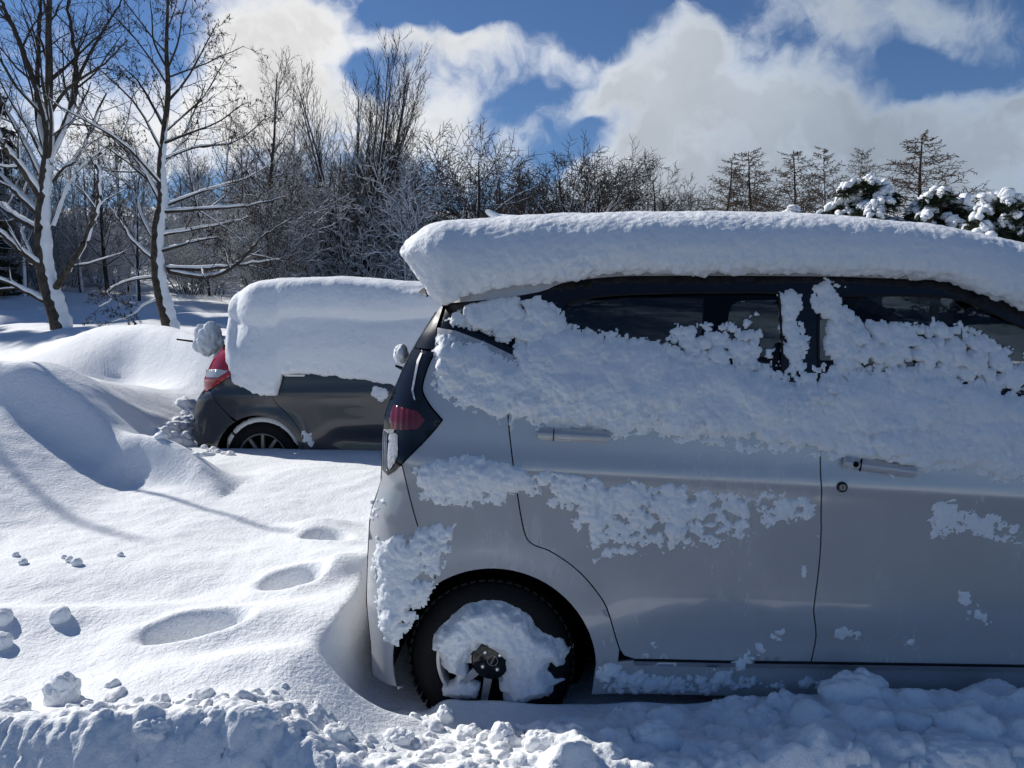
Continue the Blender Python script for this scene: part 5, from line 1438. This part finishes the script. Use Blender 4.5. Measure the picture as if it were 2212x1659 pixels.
plant_px('round1', 1090, 318, 28, 9.2, 'bare tree filling the gap between the two broad crowns', 'spreading trees beyond the cars', rz=3.0)
plant_px('round2', 1475, 370, 30, 9.2, 'low bare tree at the right end of the spreading trees', 'spreading trees beyond the cars', rz=5.0)
for j in range(26):
    px = rg.uniform(920, 1800); yy = rg.uniform(44, 66)
    plant_px('tall%d' % (j % 4), px, rg.uniform(410, 450), yy, 10.3, 'far bare tree low on the skyline over the car roof', 'far trees on the skyline', sxy=1.7)
ll = ['left larch of the pair standing close together', 'right larch of the pair, straight and conical', 'dense larch left of the snowy pines', 'slender larch beside the dense larch', 'thin-crowned small larch with a bare top', 'broad larch rising behind the snowy pines']
for i, (px, top, y, kd, s) in enumerate([(1568, 338, 46, 'larch0', 1.65), (1635, 320, 45, 'larch1', 1.65), (1722, 325, 48, 'larch1', 1.65), (1792, 312, 50, 'larch0', 1.35), (1855, 318, 52, 'larch1', 1.15), (2005, 282, 45, 'larch1', 2.0)]):
    plant_px(kd, px, top, y, 14.0, ll[i], 'larches on the skyline', rz=i * 1.3, sxy=s)
# --- pines bowed down with snow
def pine(name, px, top, y, w, label, seed):
    rg = np.random.default_rng(seed)
    t = at(px, top, y); z0 = float(H(t[0], y)); hgt = t[2] - z0
    root = empty(name, (t[0], y, z0))
    W = Wood(seed)
    W.limb([(0, 0, -.3), (.1, 0, hgt * .5), (0, .05, hgt * .97)], [.14, .10, .03])
    pads, needles, sn = [], [], []
    for k in range(54):
        zf = rg.uniform(.15, 1.0) ** .75; z = hgt * zf
        a = rg.uniform(0, 6.28); L = w * (1.12 - .80 * zf ** 1.6) * rg.uniform(.6, 1.1)
        n = 7; P = [np.array([0, 0, z])]
        d = np.array([math.cos(a), math.sin(a), .25])
        for i in range(n):
            d = d + np.array([rg.normal(0, .12), rg.normal(0, .12), -.15]); P.append(P[-1] + d / np.linalg.norm(d) * L / n)
        W.limb(P, np.linspace(.035, .008, n + 1))
        P = np.array(P)
        rr = np.interp(np.arange(n + 1), [0, 2, 5, n], [.03, .08, .13, .05]) * rg.uniform(.45, 1.2) * (1 + .4 * rg.normal(size=n + 1)).clip(.4, 1.8)
        sn.append((P + np.array([0, 0, .05]) + np.stack([0 * rr, 0 * rr, rr * .45], 1), rr))
        for i in range(2, n + 1):
            for sg in (-1, 1):
                e = np.cross(d, [0, 0, 1]) * sg; e = e / (np.linalg.norm(e) + 1e-6) + d * .6; e[2] = -.35
                l2 = L * .26 * rg.uniform(.6, 1.2)
                Q = np.array([P[i], P[i] + e * l2 * .5, P[i] + e * l2 + np.array([0, 0, -.08])])
                W.limb(Q, [.012, .009, .005])
                if rg.random() < .72:
                    r2 = np.array([.04, .09, .05]) * rg.uniform(.6, 1.3); sn.append((Q + np.array([0, 0, .05]), r2))
                for q in Q: needles.append(q + rg.normal(0, .05, 3) - np.array([0, 0, .03]))
    ms = W.meshes(.05, snow=False)
    obj('trunk', mesh_np('trunk', *ms['trunk']), root, M['bark_far']); obj('branches', mesh_np('branches', *ms['crown']), root, M['bark_far'])
    V, F = [], []
    for c in needles:
        for _ in range(13):
            d = rg.normal(size=3); d[2] = -abs(d[2]) * .7 + .15; d /= np.linalg.norm(d); L = rg.uniform(.12, .30)
            s = np.cross(d, rg.normal(size=3)); s = s / np.linalg.norm(s) * .022
            b = len(V); V += [c - s, c + s, c + d * L]; F.append((b, b + 1, b + 2))
    o = obj('needles', mesh_np('needles', np.array(V), np.array(F)), root, M['needle']); o['kind'] = 'stuff'
    Q = []
    for P, r in sn:                                                    # finer, lumpy tubes closed at both ends
        t = np.linspace(0, len(P) - 1, 3 * len(P)); PP = np.stack([np.interp(t, np.arange(len(P)), P[:, j]) for j in range(3)], 1)
        R2 = np.interp(t, np.arange(len(P)), r) * (1 + .35 * perlin2(t * 1.7 + P[0, 2] * 5, t * 0 + P[-1, 0] * 9)); R2[0] = R2[-1] = .002
        R2[1] *= .6; R2[-2] *= .7
        Q.append((PP, R2))
    V, F = tube_np(Q, 6)
    V = V + .03 * np.stack([fbm3(V * 7, 2), fbm3(V * 7 + 9, 2), fbm3(V * 7 + 20, 2)], 1)
    obj('bough_snow', mesh_np('bough_snow', V, F), root, M['snow_bough'])
    tag(root, label, 'tree', 'snow-laden pines')
    return root
pine('pine_tree', 1868, 392, 21, 1.9, 'snow-laden pine left of the other pines above the car roof', 1)
pine('pine_tree', 2030, 408, 20, 1.6, 'middle snow-laden pine with dark gaps in its crown', 2)
pine('pine_tree', 2165, 425, 18, 1.5, 'rightmost snow-laden pine at the picture edge', 3)
pine('pine_tree', 1712, 458, 20, .55, 'small snow-capped pine top just over the car roof', 5)
# unseen dark conifers added on the left slope to shade the ground before the wood
def conifer():
    rg = np.random.default_rng(91); V, F = [], []
    W = Wood(91); W.limb([(0, 0, -.3), (0, 0, 6), (0, 0, 12)], [.20, .12, .03])
    for k in range(150):
        zf = rg.uniform(.06, .99); z = 12 * zf; L = 2.5 * (1 - zf) ** .8 + .2; a = rg.uniform(0, 6.28)
        e = np.array([math.cos(a), math.sin(a), -.25])
        W.limb([(0, 0, z), e * L * .6 + np.array([0, 0, z]), e * L + np.array([0, 0, z + .1 * L])], [.03, .02, .008])
        for t in np.linspace(.2, 1, 9):
            c = e * L * t + np.array([0, 0, z])
            for _ in range(5):
                d = rg.normal(size=3) * np.array([1, 1, .5]) + np.array([0, 0, -.4]); d /= np.linalg.norm(d)
                s_ = np.cross(d, rg.normal(size=3)); s_ = s_ / np.linalg.norm(s_) * .09
                b = len(V); V += [c - s_, c + s_, c + d * rg.uniform(.25, .55)]; F.append((b, b + 1, b + 2))
    ms = W.meshes(.05, snow_min=.015, snow_k=1.5)
    root = empty('shade_conifer')
    obj('trunk', mesh_np('trunk', *ms['trunk']), root, M['bark_far']); obj('branches', mesh_np('branches', *ms['crown']), root, M['bark_far'])
    obj('branch_snow', mesh_np('branch_snow', *ms['snow']), root, M['snow_bough'])
    o = obj('needles', mesh_np('needles', np.array(V), np.array(F)), root, M['needle']); o['kind'] = 'stuff'
    return root
protos['conifer'] = conifer()
for i, (x, y, s_) in enumerate([(-18.5, 24, .95), (-21, 28, 1.0), (-22, 24, 1.0), (-24, 31, 1.1), (-25, 36, .9), (-26, 27, 1.1), (-28, 34, 1.1), (-27, 40, 1.0), (-16, 21.5, .8), (-19, 19, .9), (-22.5, 16.5, .9)]):
    inside = False
    plant('conifer', x, y, s_, 'dark snow-dusted conifer among the bare trees of the wood' if inside else 'unseen dark conifer added beyond the left edge to shade the slope', 'conifers in the wood' if inside else 'conifers added beyond the left edge for shade')
# two slim saplings out of the picture to the left: their stems throw the lines across the snow
sap = cfg(n=[5, 3, 2, 0], up=[.02, .5, .4, .2], ang=[25, 38, 36, 36], len=[.10, .5, .5, .5], t0=[.6, .15, .2, .2], gnarl=[.010, .07, .09, .1], levels=2, rmin=.006, taper=[.35, .3, .3, .3])
for (tx, ty, tb, r, sd, lab) in ((-1.14, 3.80, 5.5, .034, 5, 'thin sapling casting the narrow shadow over the snow'), (-1.0, 3.10, 10.0, .055, 6, 'slim young tree casting the soft broad shadow over the snow')):
    bx, by = tx - math.cos(SUN_AZ) * tb, ty + math.sin(SUN_AZ) * tb
    z0 = float(H(bx, by)); hh = .40 + tb * math.tan(SUN_EL) - z0
    tree_object('sapling', grow_kind(sd, hh + .3, r, sap), (bx, by, z0), lab, 'tree', 'saplings beyond the left edge', .01, M['bark_far'], M['twig'], snow=False)

# ================================================================== loose snow
def bank():
    """churned snow along the road edge, in front of the cars"""
    rg = np.random.default_rng(4)
    step = .006
    X, Y = np.meshgrid(np.arange(-1.75, 2.3, step), np.arange(1.55, 2.44, step))
    base = H(X, Y)
    blobs = []
    def add(n, xa, xb, yf, ys, rm, rs, bs):
        for _ in range(n):
            x = rg.uniform(xa, xb); y = yf(x) + rg.normal(0, ys); r = abs(rg.normal(rm, rs)) + .006
            blobs.append((x, y, r, rg.uniform(-.3, .45) * r * bs))
    cr = lambda x: 1.90 + .06 * float(sstep(-.2, .5, x)) + .05 * float(perlin2(x * 2.2, 3.3))
    add(110, -1.75, .35, lambda x: cr(x) + .01, .020, .022, .012, .3)
    add(700, -1.75, .35, lambda x: cr(x) - .01, .035, .010, .005, .8)
    add(1100, -1.75, .4, lambda x: cr(x) - .10, .06, .010, .006, .6)
    add(500, -1.2, .4, lambda x: cr(x) + .08, .06, .008, .005, .6)
    add(150, .15, 2.3, lambda x: rg.uniform(1.98, 2.32), .02, .048, .02, .5)
    add(420, .05, 2.3, lambda x: rg.uniform(1.95, 2.34), .02, .028, .012, .7)
    add(1100, -.3, 2.3, lambda x: rg.uniform(1.92, 2.34), .02, .012, .006, .9)
    add(50, .9, 2.3, lambda x: rg.uniform(2.15, 2.36), .02, .065, .02, .9)
    s_ = (X - VAN_O[0]) * VAN_F[0] + (Y - VAN_O[1]) * VAN_F[1]; w_ = (X - VAN_O[0]) * VAN_N[0] + (Y - VAN_O[1]) * VAN_N[1]
    clear = sstep(.02, .10, w_ - .12 * sstep(.55, .1, s_) * sstep(-.4, -.1, s_))
    h = dome_field(X, Y, blobs, .95, warp_grid(X, Y, .010)) * clear
    # facets: flatten some domes into broken planes
    h = h * (.80 + .35 * perlin2(X * 14, Y * 14)) + .004 * fbm2(X * 45, Y * 45, 3) * (h > .004)
    keep = h > .004
    Z = np.where(keep, base + h, base - .012)
    V = np.stack([X, Y - .25 * np.where(keep, h, 0), Z], -1).reshape(-1, 3)
    n, m = X.shape
    q = keep[:-1, :-1] | keep[1:, :-1] | keep[:-1, 1:] | keep[1:, 1:]
    i = (np.arange(n - 1)[:, None] * m + np.arange(m - 1)[None, :])[q]
    F = np.stack([i, i + 1, i + m + 1, i + m], -1)
    used_ = np.unique(F); mp = np.full(len(V), -1); mp[used_] = np.arange(len(used_))
    o = obj('snow_bank', mesh_np('snow_bank', V[used_], mp[F]), None, M['snow_clump'])
    tag(o, 'churned crumbly snow along the road edge in the foreground', 'snow', kind='stuff')
bank()
def clod(px, py, rpx, seed, label, group, sc=(1, 1, 1), sub=4, amp=.35, freq=1.5, name='snow_clod', sink=.45):
    p = hit(px, py); r = rpx * p[1] / FPX
    o = lump(name, (p[0], p[1], p[2] + r * sc[2] * (1 - sink) - r * .3), r, seed, label, group, sc, sub, amp=amp, freq=freq, cat='snow clod')
    return o
G = 'clods of the foreground bank'
FG = [  # traced clods of the bank: place, size, shape
    (135, 1515, 44, (.95, .9, 1.25), 'pointed snow clod on the bank at the lower left'), (214, 1548, 34, (1.1, .9, .9), 'rounded snow clod right of the pointed one'), (20, 1540, 40, (1.2, .9, .8), 'wide snow clod at the lower left corner of the bank'),
    (545, 1560, 50, (1.35, .6, .75), 'slanting slab of snow in the middle of the left bank'), (470, 1548, 22, (1, 1, 1), 'small round snowball beside the slanting slab'), (635, 1532, 12, (1, 1, 1), 'tiny snowball above the bank right of the slanting slab'),
    (330, 1575, 40, (1.3, .9, .8), 'broad snow lump left of the slanting slab'), (960, 1555, 24, (.9, .9, 1.2), 'upright snow clod below the rear bumper'), (1085, 1600, 34, (.9, .9, 1.1), 'sunlit snow clod below the rear wheel'), (1165, 1615, 40, (1.1, .8, .9), 'rightmost sunlit snow clod at the shadow edge'),
    (1020, 1590, 24, (1, .9, 1), 'small snow clod left of the sunlit one'), (1265, 1600, 44, (1.1, .9, .7), 'shaded snow lump below the sill, left end'), (1340, 1555, 22, (.9, .9, 1.2), 'peaked snow clod close under the sill'), (1415, 1610, 48, (1.2, .9, 1.0), 'large shaded clod below the rear door'),
    (1560, 1550, 40, (1.1, .9, .9), 'rounded shaded clod below the rear door handle'), (1650, 1570, 46, (1.0, .9, .9), 'shaded clod under the door gap, left one'), (1690, 1545, 40, (1.2, .9, 1.2), 'tall shaded clod under the door gap'), (1850, 1530, 74, (1.2, .9, 1.0), 'largest block of snow against the sill'),
    (2010, 1540, 60, (1.3, .9, .8), 'wide block of snow right of the largest one'), (2150, 1530, 60, (1.2, .9, .9), 'block of snow at the right edge under the door'), (1600, 1640, 40, (1.1, .9, .8), 'snow lump at the bottom edge, middle right'), (2060, 1630, 60, (1.4, .9, .7), 'low snow lump at the lower right corner'),
    (1760, 1630, 46, (1.2, .9, .8), 'shaded snow lump in front of the largest block'), (720, 1590, 30, (1.2, .9, .8), 'snow lump on the bank right of the slanting slab'), (860, 1600, 34, (1.2, .9, .8), 'snow lump on the bank below the tyre hollow'),
]
for i, (px, py, r, sc, lab) in enumerate(FG): clod(px, py, r * .8, 100 + i, lab, G, sc, 5 if r > 30 else 4, .34, 1.5)
B = 'snowballs lying on the smooth snow'
for i, (px, py, r, lab) in enumerate([(130, 1340, 21, 'largest snowball, alone on the smooth snow at left'), (150, 1213, 8, 'middle snowball of the row of three'), (166, 1221, 11, 'front snowball of the row of three'), (139, 1207, 6, 'rear snowball of the row of three'), (260, 1202, 7, 'lone small snowball right of the row of three'), (34, 1202, 7, 'small snowball left of the row, upper one'), (50, 1219, 9, 'flattened snowball left of the row, lower one'), (4, 1345, 22, 'snowball cut by the left picture edge, upper'), (2, 1398, 22, 'snowball cut by the left picture edge, lower')]):
    clod(px, py, r, 200 + i, lab, B, (1, 1, .95), 4, .14, 1.4, 'snowball', .12)
R_ = 'broken clods by the dark hatchback bumper'
rg = np.random.default_rng(17)
for i in range(62):
    t = rg.random()
    if i < 38: px, py = rg.uniform(345, 418), rg.uniform(890, 962); r = rg.uniform(5, 15); py = max(py, 955 - (px - 335) * .9)
    else: px, py = rg.uniform(412, 500), rg.uniform(955, 985); r = rg.uniform(4, 9)
    big = (i == 0)
    if big: px, py, r = 402, 880, 20
    clod(px, py, r, 300 + i, 'broken snow clod beside the dark hatchback rear bumper', R_, (rg.uniform(.8, 1.3), rg.uniform(.7, 1.2), rg.uniform(.6, 1.0)), 3, .6, 1.2)
